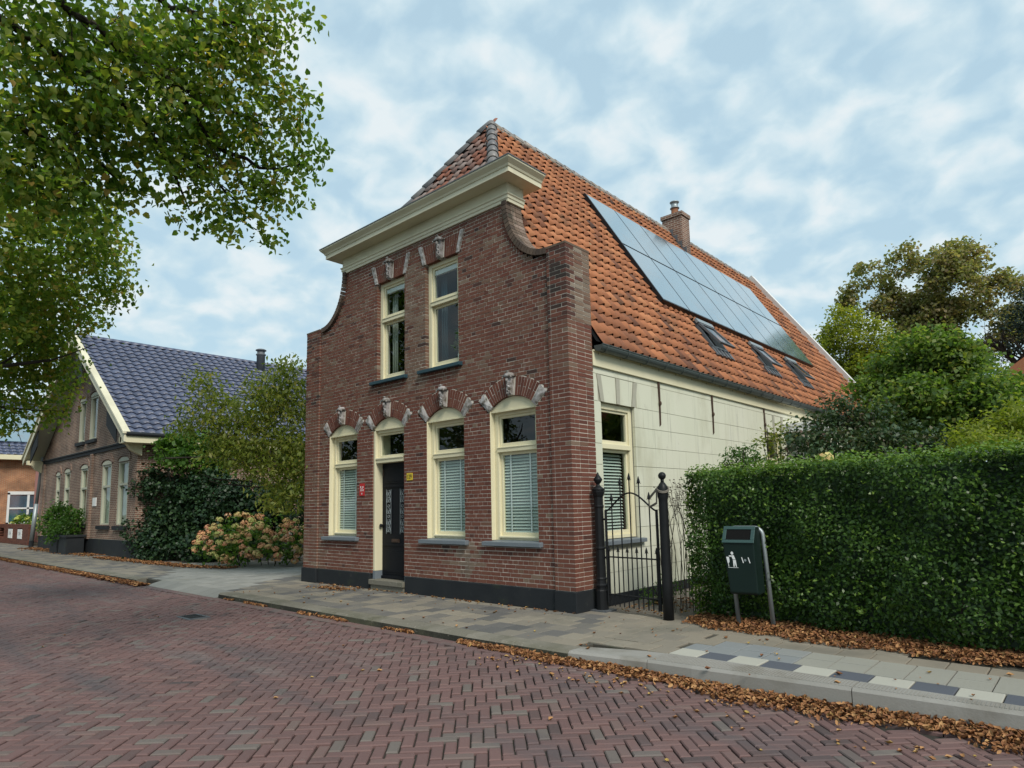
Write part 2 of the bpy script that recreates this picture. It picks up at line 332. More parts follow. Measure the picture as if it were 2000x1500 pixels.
M['hip_tile'] = mat('grey_ridge_tile', [(.12, .12, .125), (.2, .19, .18), (.27, .24, .21), (.38, .17, .09)], rough=.45, noise=(4, .12), fine=(30, .08), bump=(40, .2, .005))
M['ridge_mortar'] = mat('ridge_mortar', [(.20, .17, .14), (.3, .27, .23)], rough=.95, noise=(6, .4), tint=False, bump=(30, .5, .01))
M['front_tile'] = mat('weathered_front_tile', [(.12, .10, .095), (.2, .085, .055), (.27, .10, .06), (.24, .2, .18), (.34, .13, .07)], rough=.7, noise=(2, .12), fine=(22, .08), bump=(60, .3, .005))
M['dark'] = mat('dark_underlay', [(.006, .006, .006), (.012, .012, .012)], rough=.95, tint=False, spec=.05)
M['black'] = mat('black_gloss_paint', [(.006, .007, .009), (.012, .013, .016)], rough=.45, noise=(3, .3), tint=False, spec=.12)
M['iron'] = mat('black_iron', [(.008, .009, .010), (.016, .017, .018)], rough=.45, noise=(9, .4), tint=False, spec=.2, bump=(50, .15, .003))
M['rust'] = mat('rusty_iron', [(.03, .022, .018), (.09, .05, .03)], rough=.9, noise=(15, .4), tint=False)
M['zinc'] = mat('green_grey_zinc', [(.05, .065, .065), (.085, .105, .10), (.12, .14, .135)], rough=.5, noise=(3, .3), tint=False, metal=.35, bump=(8, .08, .01))
M['lead'] = mat('lead', [(.09, .10, .11), (.15, .16, .17)], rough=.6, noise=(8, .3), tint=False, metal=.3)
M['galv'] = mat('galvanised_steel', [(.26, .30, .31), (.38, .42, .43)], rough=.5, noise=(30, .3), tint=False, metal=.6)
M['glass'] = glass_mat('window_glass')
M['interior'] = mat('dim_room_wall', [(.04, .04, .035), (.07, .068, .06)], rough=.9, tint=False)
M['blind'] = mat('blind_slat', [(.52, .57, .51), (.6, .64, .58)], rough=.55, noise=(2, .3), tint=False)
M['white'] = mat('white_paint', [(.66, .67, .66), (.78, .79, .77)], rough=.55, noise=(3, .3), tint=False, stain=[(4, (.5, .48, .42), .68, .85)])
M['yellow'] = mat('yellow_enamel', [(.55, .40, .03), (.68, .5, .05)], rough=.35, tint=False)
M['red'] = mat('red_enamel', [(.42, .015, .02), (.55, .03, .03)], rough=.4, tint=False)
M['ink'] = mat('black_ink', [(.01, .01, .01), (.015, .015, .015)], rough=.5, tint=False)
M['solar'] = mat('solar_glass', [(.025, .11, .165), (.035, .135, .195)], rough=.16, noise=(.8, .3), tint=False, spec=1.0, coat=1.0, ior=2.2, stain=[(2.2, (.06, .075, .085), .5, .8)])
M['solar_frame'] = mat('solar_frame', [(.015, .016, .018), (.03, .032, .035)], rough=.4, tint=False, metal=.5)
M['roadbrick'] = mat('road_brick', [(.06, .047, .046), (.105, .067, .062), (.132, .077, .071), (.154, .089, .081), (.148, .10, .088), (.13, .108, .095), (.155, .134, .117)], rough=.78, noise=(.5, .07), fine=(28, .07),
                     stain=[(.35, (.12, .10, .105), .55, .8), (3.5, (.175, .15, .138), .66, .84), (1.1, (.085, .07, .072), .52, .74, (.22, 1.3, 1)), (1.7, (.155, .125, .116), .58, .78, (.3, 1.1, 1)), (2.6, (.07, .075, .045), .70, .82)], bump=(60, .4, .006))
M['joint'] = mat('road_joint', [(.022, .02, .016), (.045, .04, .032)], rough=.95, noise=(6, .4), tint=False, stain=[(1.3, (.03, .045, .012), .55, .68)])
M['joint_p'] = mat('pavement_joint', [(.05, .046, .036), (.085, .078, .06)], rough=.95, noise=(6, .4), tint=False, stain=[(2, (.035, .05, .018), .55, .7)])
M['pave'] = mat('paving_tile', [(.08, .08, .078), (.125, .12, .112), (.185, .168, .138), (.24, .21, .162), (.27, .248, .2), (.40, .39, .35)], rough=.85, noise=(1.3, .12), fine=(70, .10),
                stain=[(.9, (.13, .125, .10), .52, .78), (6, (.11, .11, .08), .62, .8)], bump=(90, .3, .005))
M['tactile'] = mat('bus_stop_tile', [(.07, .076, .09), (.095, .105, .125), (.20, .215, .22), (.27, .27, .245), (.34, .33, .28), (.43, .42, .36)], rough=.8, noise=(2, .05), fine=(60, .05), stain=[(1.6, (.3, .29, .25), .62, .85)], bump=(90, .2, .004))
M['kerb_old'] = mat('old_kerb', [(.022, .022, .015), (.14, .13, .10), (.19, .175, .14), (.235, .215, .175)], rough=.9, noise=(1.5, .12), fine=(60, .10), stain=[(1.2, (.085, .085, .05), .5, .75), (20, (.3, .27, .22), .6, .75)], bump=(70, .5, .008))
M['kerb_new'] = mat('new_kerb', [(.19, .185, .165), (.25, .24, .215), (.31, .30, .275)], rough=.85, noise=(1.2, .3), fine=(50, .15), stain=[(1.5, (.15, .135, .105), .5, .75), (9, (.07, .065, .05), .68, .84)], bump=(70, .35, .006))
M['drive'] = mat('pale_driveway_tile', [(.19, .19, .172), (.25, .248, .225), (.31, .303, .275)], rough=.85, noise=(1, .2), fine=(50, .1), stain=[(.8, (.2, .195, .16), .55, .8)], bump=(70, .2, .004))
M['gravel'] = mat('gravel', [(.12, .10, .075), (.22, .19, .15), (.34, .31, .26)], rough=.95, noise=(55, .45), fine=(150, .3), tint=False, bump=(110, 1.0, .02))
M['soil'] = mat('garden_soil', [(.025, .02, .013), (.05, .04, .025), (.045, .055, .02)], rough=1, noise=(1.2, .45), fine=(25, .2), tint=False, bump=(30, .8, .03))
M['dead'] = mat('dead_leaf', [(.07, .03, .015), (.15, .06, .024), (.235, .10, .037), (.33, .16, .062), (.42, .24, .10), (.42, .30, .07)], rough=.75, noise=(3, .10))
M['bark'] = mat('dark_bark', [(.018, .015, .011), (.035, .028, .02), (.055, .045, .034)], rough=.95, noise=(8, .4), tint=False, bump=(25, .8, .02))
M['lime'] = leaf_mat('lime_leaf', [(.035, .078, .014), (.065, .13, .022), (.11, .185, .032), (.17, .235, .045), (.26, .285, .06), (.38, .25, .07)], trans=.62)
M['hedge'] = leaf_mat('hedge_leaf', [(.018, .045, .009), (.036, .082, .014), (.062, .128, .02), (.10, .185, .03), (.17, .26, .045)], trans=.28, rough=.34)
M['ivy'] = leaf_mat('ivy_leaf', [(.008, .022, .009), (.015, .038, .015), (.027, .06, .022), (.055, .10, .033)], trans=.15, rough=.45)
M['green'] = leaf_mat('green_leaf', [(.028, .07, .014), (.05, .115, .02), (.085, .17, .028), (.14, .23, .04)], trans=.4)
M['maple'] = leaf_mat('green_maple_leaf', [(.05, .10, .022), (.085, .155, .034), (.13, .21, .05), (.21, .27, .065), (.30, .28, .08)], trans=.5)
M['bronze'] = leaf_mat('bronze_maple_leaf', [(.11, .14, .055), (.17, .195, .075), (.24, .235, .10), (.31, .25, .13), (.38, .29, .18)], trans=.5)
M['yellowg'] = leaf_mat('yellow_green_leaf', [(.13, .18, .024), (.21, .255, .034), (.31, .33, .048), (.43, .38, .06)], trans=.5)
M['sumac'] = leaf_mat('yellowing_leaf', [(.075, .11, .022), (.125, .165, .03), (.19, .22, .042), (.25, .23, .055), (.33, .23, .08)], trans=.48)
M['camel'] = leaf_mat('camellia_leaf', [(.018, .042, .02), (.032, .065, .028), (.055, .095, .04), (.10, .13, .065), (.15, .10, .075)], trans=.2, rough=.35)
M['conifer'] = leaf_mat('conifer_needle', [(.008, .02, .014), (.014, .034, .022), (.025, .05, .034)], trans=.1)
M['flower'] = mat('hydrangea_flower', [(.33, .38, .10), (.50, .42, .16), (.58, .33, .15), (.58, .24, .13), (.65, .53, .34), (.75, .71, .6)], rough=.8, noise=(20, .12))
M['flower_y'] = mat('lime_hydrangea_flower', [(.30, .36, .06), (.42, .46, .10), (.52, .52, .18)], rough=.8, noise=(20, .2))
M['nb_brick'] = brick_tex_mat('neighbour_brick', (.125, .06, .04), (.20, .11, .075), (.36, .31, .25))
M['or_brick'] = brick_tex_mat('orange_brick', (.33, .12, .05), (.42, .18, .075), (.34, .27, .19))
M['ch_brick'] = brick_tex_mat('chimney_brick', (.14, .065, .045), (.21, .11, .075), (.33, .29, .24), length=.22)
M['nb_tile'] = mat('blue_grey_tile', [(.045, .055, .09), (.068, .082, .135), (.09, .108, .17)], rough=.42, noise=(1, .15), fine=(12, .08), spec=.5, bump=(20, .1, .005))
M['nb_trim'] = mat('pale_green_trim', [(.40, .41, .32), (.48, .48, .37)], rough=.55, noise=(2, .3), tint=False)
M['wood'] = mat('weathered_wood', [(.05, .04, .03), (.09, .075, .055), (.13, .11, .085)], rough=.9, noise=(3, .3), fine=(30, .2), bump=(20, .4, .01))
M['bin'] = mat('dark_green_plastic', [(.004, .012, .010), (.007, .019, .015)], rough=.5, noise=(4, .3), tint=False, spec=.25, bump=(60, .08, .003))
M['strap'] = mat('grey_brown_strap', [(.14, .125, .10), (.2, .18, .15)], rough=.9, noise=(20, .3), tint=False)
M['curtain'] = mat('pale_curtain', [(.35, .38, .33), (.45, .47, .4)], rough=.9, noise=(4, .3), tint=False)

# ================================================================== the setting
def sstep(a, b, x):
    t = min(1, max(0, (x - a) / (b - a))); return t * t * (3 - 2 * t)
def zr(x): return -0.10 - 0.09 * sstep(0.3, 4.0, x)                     # road level
KX = [-40, -7.4, -0.1, 1.39, 2.3, 4.35, 5.4, 12]; KY = [-2.08, -2.1, -2.1, -2.05, -1.90, -1.72, -1.66, -1.3]
def ky(x): return float(np.interp(x, KX, KY))                           # road side of the kerb
def ki(x): return float(np.interp(x, [-40, -7.4, 0, 1.3, 2.0, 2.6, 12], [-1.8, -1.82, -1.82, -1.8, -1.55, -1.455, -1.455]))   # inner side

b = MB(); b.box(-900, 900, -900, 900, -0.5, -0.42)
put('ground', b.mesh('ground'), M['soil'], None, 'structure')
b = MB(); n = 60
for i in range(n):
    xa = -90 + (102) * i / n if i < 20 else -56 + 68 * (i - 20) / (n - 20); xb = -90 + (102) * (i + 1) / n if i + 1 < 20 else -56 + 68 * (i + 1 - 20) / (n - 20)
    b.add([(xa, -8.3, zr(xa) - .024), (xb, -8.3, zr(xb) - .024), (xb, ky(xb) + .05, zr(xb) - .024), (xa, ky(xa) + .05, zr(xa) - .024)], [(0, 1, 2, 3)])
road = b.build('road', M['joint']); tag(road, kind='structure')
b = MB()
b.box(-90, 12, -11.5, -8.3, -0.4, 0.0); tag(b.build('near_pavement', M['joint_p']), kind='structure')

# road bricks, herringbone at 45 degrees to the street
L_, W_ = 0.228, 0.097; ca = math.sqrt(.5)
bricks = []
for p in range(-420, 420):
    for q in range(-260, 260):
        for v in (0, 1):
            if v == 0: cx_, cy_ = p * W_ + q * L_ + L_ / 2, p * W_ - q * L_ + W_ / 2
            else: cx_, cy_ = p * W_ + q * L_ + W_ / 2, p * W_ - q * L_ + W_ + L_ / 2
            x = cx_ * ca - cy_ * ca - 8; y = cx_ * ca + cy_ * ca - 5
            if y > -2.0 or y < -8.3 or x > 8 or x < -45: continue
            if y > ky(x) - 0.185: continue
            u_, w_, d_ = pix((x, y, -.12))
            if d_ < .3 or u_ < -120 or u_ > 2120 or w_ > 1640: continue
            bricks.append((x, y, v))
bricks.sort(key=lambda q: dist2((q[0], q[1], -.1)))
fb = MB()
def road_tint():
    r = random.random()
    return U(.62, .95) if r < .11 else (U(0.05, .2) if r < .15 else min(.62, max(.1, random.gauss(.40, .10))))
for i, (x, y, v) in enumerate(bricks):
    ang = math.radians(45) if v == 0 else math.radians(135)
    t = road_tint(); z = zr(x) + random.gauss(0, .003); a2 = ang + random.gauss(0, .013)
    w = L_ - U(.009, .014); d = W_ - U(.009, .014)
    if i < 300: piece('brick', (round(w, 2), round(d, 3), .06), t, M['roadbrick'], road, (x, y, z - .03), a2, .008)
    else:
        fb.m = Matrix.Translation((x, y, z - .03)) @ Matrix.Rotation(a2, 4, 'Z') @ Matrix.Rotation(random.gauss(0, .012), 4, 'X') @ Matrix.Rotation(random.gauss(0, .006), 4, 'Y')
        if i < 6000: fb.cbox(-w / 2, w / 2, -d / 2, d / 2, -.03, .03, .008, t)
        else: fb.box(-w / 2, w / 2, -d / 2, d / 2, -.03, .03, t)
fb.m = None
x = -45.0                                                              # two straight courses along the kerb
while x < 7.5:
    for k in range(2):
        xx = x + (.11 if k else 0); y0 = ky(xx) - .105 - k * .1
        fb.m = Matrix.Translation((xx, y0 + .05, zr(xx) - .024)) @ Matrix.Rotation(math.atan2(ky(xx + .2) - ky(xx), .2), 4, 'Z')
        fb.cbox(-.111, .111, -.046, .046, -.03, .03, .006, U(.4, .8))
    x += .232
fb.m = None
fb.build('brick_paving', M['roadbrick'], road, kind='stuff')

# pavement
b = MB(); b.box(-60, 1.35, -1.86, 0.75, -.3, -.018); b.box(1.35, 12, -1.50, 0.75, -.3, -.018); b.box(-16, -7.9, .75, 3.2, -.3, -.012)
pavement = b.build('pavement', M['joint_p']); tag(pavement, kind='structure')
def in_drive(x, y):
    if x > -7.6 - (y + 2) * .55 or x < -16: return False
    xl = -10.8 - (y + 2.2) * 1.78
    return x > xl
T = .32; tiles = []
for r in range(-1, 17):
    y0 = -1.80 + r * T
    for c in range(-190, 30):
        x0 = c * T + (T / 2 if r % 2 else 0); xc, yc = x0 + T / 2, y0 + T / 2
        if yc > .62 and not (-16 < xc < -8.1 and yc < 3.0): continue
        if yc > .30 + .2 and -8 < xc: continue
        if xc > 1.0 and yc > .45 - (xc - 1.3) * .16: continue
        drive = in_drive(xc, yc)
        if drive and y0 < -1.81: y0_ = -2.05
        if not drive and y0 < ki(xc) - .03: continue
        if y0 < -.25 and x0 > 2.22: continue                      # the bus-stop rows below
        if y0 < -.25 and x0 + T > 2.30: tiles.append(((x0 + 2.305) / 2, yc, 0, 2.305 - x0, T, 'pave', None)); continue
        if drive and yc > .9 and xc > -9.2 - 0: continue
        u_, w_, d_ = pix((xc, yc, 0))
        if d_ < .3 or u_ < -60 or u_ > 2060: continue
        zc = 0.0
        if drive and yc < -1.8: continue
        tiles.append((xc, yc, zc, T, T, 'drive' if drive else 'pave', None))
def bus_row(yc, d, x_end0, kindf, off=0.0):                       # one row of the bus stop, its first tile cut
    x = 2.31; k = 0
    while x < 8.0:
        w = (.323 - off) if (k == 0 and off) else .323
        kd, tt = kindf(k, x); tiles.append((x + w / 2, yc, 0, w, d, kd, tt)); x += w; k += 1
bus_row(-1.295, .32, 0, lambda k, x: ('tactile', .9 if k % 2 == 0 else .13))
bus_row(-.98, .31, 0, lambda k, x: ('tactile', U(.40, .46)) if x < 3.5 else ('rib2', .74), .1)
bus_row(-.67, .31, 0, lambda k, x: ('pave', .55) if k == 0 else (('tactile', U(.40, .48)) if x < 3.5 else ('rib2', .74)), .1)
bus_row(-.355, .32, 0, lambda k, x: ('pave', U(.54, .62)), .2)
tiles.sort(key=lambda q: dist2(q))
pb = MB(); db = MB(); count = {}
for i, (x, y, z, w, d, kind, t) in enumerate(tiles):
    if t is None:
        if kind == 'drive': t = min(1, max(0, random.gauss(.5, .2)))
        elif x > .8: t = min(.7, max(.35, random.gauss(.55, .05)))
        else: t = random.choice([.12, .2, .27, .33, .45, .52, .56, .62]) + U(-.03, .03)
        if x < -12: t = min(.6, t * .9)
    zt = z + random.gauss(0, .0018); m = M['drive'] if kind == 'drive' else M['tactile'] if kind in ('tactile', 'rib2') else M['pave']
    ww, dd = w - .012, d - .012
    if i < 300:
        if kind == 'rib2':
            key = 'rib'
            if key not in CACHE:
                rb = MB(); rb.box(-ww / 2, ww / 2, -dd / 2, dd / 2, -.03, .026, .7)
                nr = 8
                for k in range(nr):
                    yy = -dd / 2 + (k + .5) * dd / nr; rb.box(-ww / 2 + .004, ww / 2 - .004, yy - .011, yy + .011, .0262, .0305, .76)
                CACHE[key] = rb.mesh('paving_tile')
            put('paving_tile', CACHE[key], m, pavement, None, (x, y, zt - .03))
        else: piece('paving_tile', (ww, dd, .06), t, m, pavement, (x, y, zt - .03), random.gauss(0, .006), .005)
    else:
        (db if kind == 'drive' else pb).cbox(x - ww / 2, x + ww / 2, y - dd / 2, y + dd / 2, zt - .06, zt, .004, t)
pb.build('paving_tiles', M['pave'], pavement, kind='stuff'); db.build('driveway_tiles', M['drive'], pavement, kind='stuff')
# ramp of the dropped kerb
b = MB()
for k in range(8):
    xa = -11.1 + k * .47; b.prism([(-2.16, zr(0) - .05), (-2.16, zr(0) + .012), (-1.80, .001), (-1.80, -.12)], xa, xa + .46, 'x', U(.0, .3))
tag(b.build('driveway_ramp', M['drive']), kind='structure')
# kerb stones
kerb = empty('kerb', (0, -2, 0), kind='structure')
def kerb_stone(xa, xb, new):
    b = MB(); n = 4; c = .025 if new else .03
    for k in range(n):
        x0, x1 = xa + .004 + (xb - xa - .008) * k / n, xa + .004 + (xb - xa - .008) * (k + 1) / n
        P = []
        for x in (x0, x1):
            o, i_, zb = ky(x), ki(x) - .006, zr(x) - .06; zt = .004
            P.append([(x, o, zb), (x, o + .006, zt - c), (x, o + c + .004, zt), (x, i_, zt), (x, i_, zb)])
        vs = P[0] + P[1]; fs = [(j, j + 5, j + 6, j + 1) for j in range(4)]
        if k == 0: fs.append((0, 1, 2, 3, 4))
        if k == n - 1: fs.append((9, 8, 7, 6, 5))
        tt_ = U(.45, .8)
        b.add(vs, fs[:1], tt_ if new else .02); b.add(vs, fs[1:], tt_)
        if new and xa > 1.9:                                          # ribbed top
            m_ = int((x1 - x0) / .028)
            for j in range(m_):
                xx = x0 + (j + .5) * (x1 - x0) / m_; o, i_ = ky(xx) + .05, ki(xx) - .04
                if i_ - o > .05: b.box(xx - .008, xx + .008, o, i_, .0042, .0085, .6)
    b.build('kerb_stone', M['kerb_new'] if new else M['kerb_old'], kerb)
xs = [-7.35, -6.2, -5.2, -4.2, -3.2, -2.2, -1.2, -.2, .6, 1.39]
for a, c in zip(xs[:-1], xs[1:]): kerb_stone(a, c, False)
xs = [1.39, 2.3, 4.2, 6.1, 8.0]
for a, c in zip(xs[:-1], xs[1:]): kerb_stone(a, c, True)
xs = [-36 + 1.0 * k for k in range(25)]
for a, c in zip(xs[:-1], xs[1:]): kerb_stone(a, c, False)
# garden sheets
b = MB(); b.box(1.35, 14, .05, 40, -.3, -.016); b.box(-60, -16, .76, 30, -.3, -.016); b.box(-16, -7.9, 3.21, 30, -.3, -.018)
tag(b.build('garden_bed', M['soil']), kind='structure')
b = MB(); b.box(-.2, 1.9, .18, 20, -.1, -.008); b.box(-15.8, -7.85, 1.2, 9, -.1, -.006)
tag(b.build('gravel_path', M['gravel']), kind='structure')
# drain cover in the road
b = MB(); b.box(-5.62, -5.1, -3.55, -3.2, -.16, -.092); cover = b.build('drain_cover', M['lead'])
b = MB()
for k in range(6): b.box(-5.58 + k * .075, -5.54 + k * .075, -3.5, -3.25, -.0918, -.088)
b.build('rib', M['iron'], cover); tag(cover, 'grey metal drain cover set in the brick road', 'drain cover')

# ================================================================== brick house
house = empty('brick_house', (0, 0, 0), 'tall brown brick house with curved gable, cream cornice and orange tiled roof', 'house')
AX = -3.76; FY = 0.04; CO = 0.069; Z0 = 0.315
def scroll_x(z):                                                         # right edge of the gable at height z
    if z < 5.79: return -.394
    s = min(1, max(0, (6.9 - z) / 1.11)); return -.394 - .856 * math.sqrt(max(0, 1 - s * s))
GW = [(-6.81, -5.72), (-5.18, -4.13), (-3.464, -2.418), (-1.787, -.73)]
UW = [(-5.03, -4.11), (-3.473, -2.531)]
SPR = 3.245; RISE = .215
def arch_geo(x0, x1):
    a = (x1 - x0) / 2; R = (a * a + RISE * RISE) / (2 * RISE); return (x0 + x1) / 2, SPR + RISE - R, R, math.asin(a / R)
def holes(z):
    h = []
    for k, (x0, x1) in enumerate(GW):
        zb = 0.0 if k == 1 else .955
        if zb < z < SPR: h.append((x0, x1))
        elif z >= SPR:
            xc, zc, R, an = arch_geo(x0, x1); dz = z - zc; R2 = R + .33
            if dz < R2:
                hw = min(math.sqrt(R2 * R2 - dz * dz), dz * math.tan(an + .05)); h.append((xc - hw, xc + hw))
    for x0, x1 in UW:
        if 4.17 < z < 6.36: h.append((x0, x1))
        elif 6.36 <= z < 6.735: hw = (x1 - x0) / 2 + (z - 6.36) * .36 + .06; h.append(((x0 + x1) / 2 - hw, (x0 + x1) / 2 + hw))
    return sorted(h)
def clip_out(a, c, hs):
    out = []; x = a
    for h0, h1 in hs:
        if h1 <= x or h0 >= c: continue
        if h0 > x: out.append((x, h0))
        x = max(x, h1)
    if x < c: out.append((x, c))
    return out
def btint(x, z, side=False):
    t = random.gauss(.37, .07)
    if z > 3.7: t = random.gauss(.47, .12)
    if z > 3.9 and -4.15 < x < -3.45 and z < 6.45: t = random.gauss(.70, .07)
    if z > 5.0 and x > -.9: t = random.gauss(.30, .16)
    if x < -6.9: t = random.gauss(.56, .10)
    if x < -7.2 and z > 4: t = random.gauss(.35, .2)
    if z < .75: t += .06
    if .45 < z < 1.0 and -2.75 < x < -1.95 and random.random() < .45: t = U(.72, .86)
    if z > 4.5 and x > -.40: t = random.gauss(.80, .09) if side else random.gauss(.20, .13)  # weathered dark front; side bricks tinted lighter, painting in the light it catches
    if random.random() < .028: t = U(.05, .2)
    if random.random() < .035: t = U(.6, .85)
    return min(1, max(0, t))
wall = MB(); BR = []                                                    # BR: (x0,x1,y0,y1,z0,z1,tint)
ncourse = int((6.885 - Z0) / CO) + 1
for k in range(ncourse):
    z0 = Z0 + k * CO; z1 = z0 + CO; zm = z0 + CO / 2
    if z0 > 6.88: break
    z1c = min(z1, 6.885)
    xr_, xl_ = scroll_x(zm) - (.10 if zm > 5.8 else 0), -7.52 - scroll_x(zm) + (.10 if zm > 5.8 else 0)
    if zm < 5.79: xl_ = -7.2
    if z1 > 5.70:
        xi = -.394 - .961 * math.sqrt(max(0, 1 - min(1, (6.92 - z1) / 1.225) ** 2)); xr_ = min(scroll_x(zm), xi); xl_ = 2 * AX - xr_
    hs = holes(zm)
    sh = .06 if zm > 5.8 else 0
    for a, c in clip_out(xl_ + sh, xr_ - sh, hs): wall.box(a + (.006 if any(abs(a - h[1]) < .001 for h in hs) else 0), c - (.006 if any(abs(c - h[0]) < .001 for h in hs) else 0), FY + .0055, .38, z0, z1c)
    mod = .225 if k % 2 == 0 else .1125; off = (.05625 if k % 2 == 0 else 0) + (.1125 if k % 4 == 2 else 0)
    for a, c in clip_out(xl_, xr_, hs):
        cut = [a]; x = -7.6 + off
        while x < c - .045:
            if x > a + .045: cut.append(x)
            x += mod
        cut.append(c)
        for q in range(len(cut) - 1):
            e0 = .0 if q == 0 else .005; e1 = .0 if q == len(cut) - 2 else .005
            BR.append((cut[q] + e0, cut[q + 1] - e1, FY + random.gauss(0, .0015), FY + .10, z0 + .0057 + random.gauss(0, .0008), min(z1 - .0057, 6.884), btint((cut[q] + cut[q + 1]) / 2, zm)))
    # pilasters
    if z1 < 5.83:
        for px0, px1 in ((-.394, 0.0), (-7.76, -7.2)):
            wall.box(px0 + .006, px1 - .0055, .0055, .636, z0, z1)
            right = px1 == 0.0
            x = px1
            first = True
            while x > px0 + .03:
                w = .105 if (k % 2 == 0) == first and (k % 2 == 0) else (.215 if k % 2 else .105)
                if k % 2 == 0: w = .105 if first else .215
                if k % 2: w = .215 if first else .105
                xa = max(px0, x - w)
                if xa - px0 < .05: xa = px0
                dep = (.215 if k % 2 == 0 else .105) if first else .1
                BR.append((xa, x, random.gauss(0, .0015), dep, z0 + .0057, z1 - .0057, btint((xa + x) / 2, zm)))
                x = xa - .010; first = False
            if right:                                                    # bricks of the side face
                y = (.225 if k % 2 == 0 else .115); w = .215
                while y < .62:
                    yb = min(.645, y + (.215 if k % 2 == 0 else (.215 if y > .12 else .105)))
                    BR.append((-.1, random.gauss(0, .0015), y, yb, z0 + .0057, z1 - .0057, btint(-.05, zm, True))); y = yb + .010
gable = wall.build('wall', M['mortar'], house)
# pilaster tops
b = MB(); b.box(-.40, .004, -.004, .65, 5.765, 5.80); b.box(-7.77, -7.19, -.004, .65, 5.765, 5.80); b.build('pilaster_cap', M['coping'], house)
BR.sort(key=lambda q: dist2(((q[0] + q[1]) / 2, q[2], (q[4] + q[5]) / 2)))
fb = MB()
for i, (x0, x1, y0, y1, z0, z1, t) in enumerate(BR):
    if i < 300: piece('brick', (x1 - x0, y1 - y0, z1 - z0), t, M['brick'], gable, ((x0 + x1) / 2, (y0 + y1) / 2, (z0 + z1) / 2))
    else: fb.box(x0, x1, y0, y1, z0, z1, t)
fb.build('brickwork', M['brick'], gable, kind='stuff')

# rowlock coping on the two curved shoulders, three bricks deep
for side in (1, -1):
    b = MB(); n = 21; cop = empty('coping', (0, 0, 0), parent=house)
    for i in range(n):
        for row, (ya, yb) in enumerate(((-.015, .10), (.11, .225), (.235, .40))):
            if row and side == -1: continue
            t0, t1 = math.pi / 2 * (i + .06) / n, math.pi / 2 * (i + .94) / n
            def P(t, r): 
                x = -.394 - (.856 - 0 + r) * math.cos(t); z = 6.92 - (1.12 + r) * math.sin(t)
                return (x if side == 1 else 2 * AX - x, z)
            poly = [P(t0, 0), P(t1, 0), P(t1, .105), P(t0, .105)]
            if side == 1: poly = poly[::-1]
            w = MB(); w.prism(poly, ya, yb, 'y', U(.1, .5) if row == 0 else U(.55, .95)); w.build('brick', M['coping'], cop)

# plinth
b = MB()
for a, c in clip_out(-7.2, -.394, [(-5.22, -4.09)]): b.box(a, c, FY - .02, .1, 0, .312)
b.box(-.40, .018, -.02, .66, 0, .312); b.box(-7.80, -7.2, -.025, .66, 0, .312)
bevel(b.build('plinth', M['plinth'], house), .012)

# arches with voussoirs, stone springers and carved keystones
def keystone(parent, xc, z0, z1, wb, wt, y0=FY):
    b = MB(); f = y0 - .075
    b.add([(xc - wb, y0 + .1, z0), (xc + wb, y0 + .1, z0), (xc + wt, y0 + .1, z1), (xc - wt, y0 + .1, z1), (xc - wb, f + .02, z0), (xc + wb, f + .02, z0), (xc + wt, f, z1), (xc - wt, f, z1)],
          [(4, 5, 6, 7), (0, 4, 7, 3), (1, 2, 6, 5), (0, 1, 5, 4), (3, 7, 6, 2)])
    for s in (-1, 1): b.box(xc + s * (wb - .008) - .008, xc + s * (wb - .008) + .008, f - .005, f + .02, z0 + .02, z1 - .06)
    k = bevel(b.build('keystone', M['stone'], parent), .006)
    o = MB(); h = z1 - z0
    for i in range(9):
        q = i / 8; sphere_mb(o, (xc + math.sin(i * 2.1) * .014, f - .004, z0 + .03 + q * (h * .62)), .014 + .014 * q, 1.1, .9, 1.2, 8, U(.3, .8))
    sphere_mb(o, (xc - .01, f - .012, z1 - .1), .036, 1, .8, 1.25, 10, .4)                            # small carved head
    sphere_mb(o, (xc - .01, f - .04, z1 - .105), .012, 1, 1, 1.2, 6, .6)
    o.add([(xc - wt - .035, f - .045, z1 - .045), (xc + wt + .035, f - .045, z1 - .045), (xc + wt + .035, y0 + .05, z1 - .03), (xc - wt - .035, y0 + .05, z1 - .03),
           (xc - wt * .4, f - .02, z1 + .03), (xc + wt * .4, f - .02, z1 + .03), (xc + wt * .5, y0 + .05, z1 + .04), (xc - wt * .5, y0 + .05, z1 + .04)],
          [(0, 3, 2, 1), (4, 5, 6, 7), (0, 1, 5, 4), (1, 2, 6, 5), (2, 3, 7, 6), (3, 0, 4, 7)], .5)
    for s in (-1, 1): sphere_mb(o, (xc + s * (wt + .022), f - .035, z1 - .055), .019, 1, 1, 1, 8, .4)
    sphere_mb(o, (xc, f - .015, z1 + .045), .02, 1.5, 1, .8, 8, .5)
    o.build('carving', M['stone'], parent, smooth=True)
def springer(parent, q, y0=FY):                                         # q: four (x,z) corners; diamond-pointed block
    c = (sum(p[0] for p in q) / 4, sum(p[1] for p in q) / 4); b = MB(); f = y0 - .022
    vs = [(p[0], y0 + .08, p[1]) for p in q] + [(p[0], f + .012, p[1]) for p in q] + [(c[0], f - .012, c[1])]
    b.add(vs, [(4, 5, 8), (5, 6, 8), (6, 7, 8), (7, 4, 8), (0, 4, 7, 3), (1, 5, 4, 0), (2, 6, 5, 1), (3, 7, 6, 2)], U(.5, .9)); b.build('springer', M['stone'], parent)
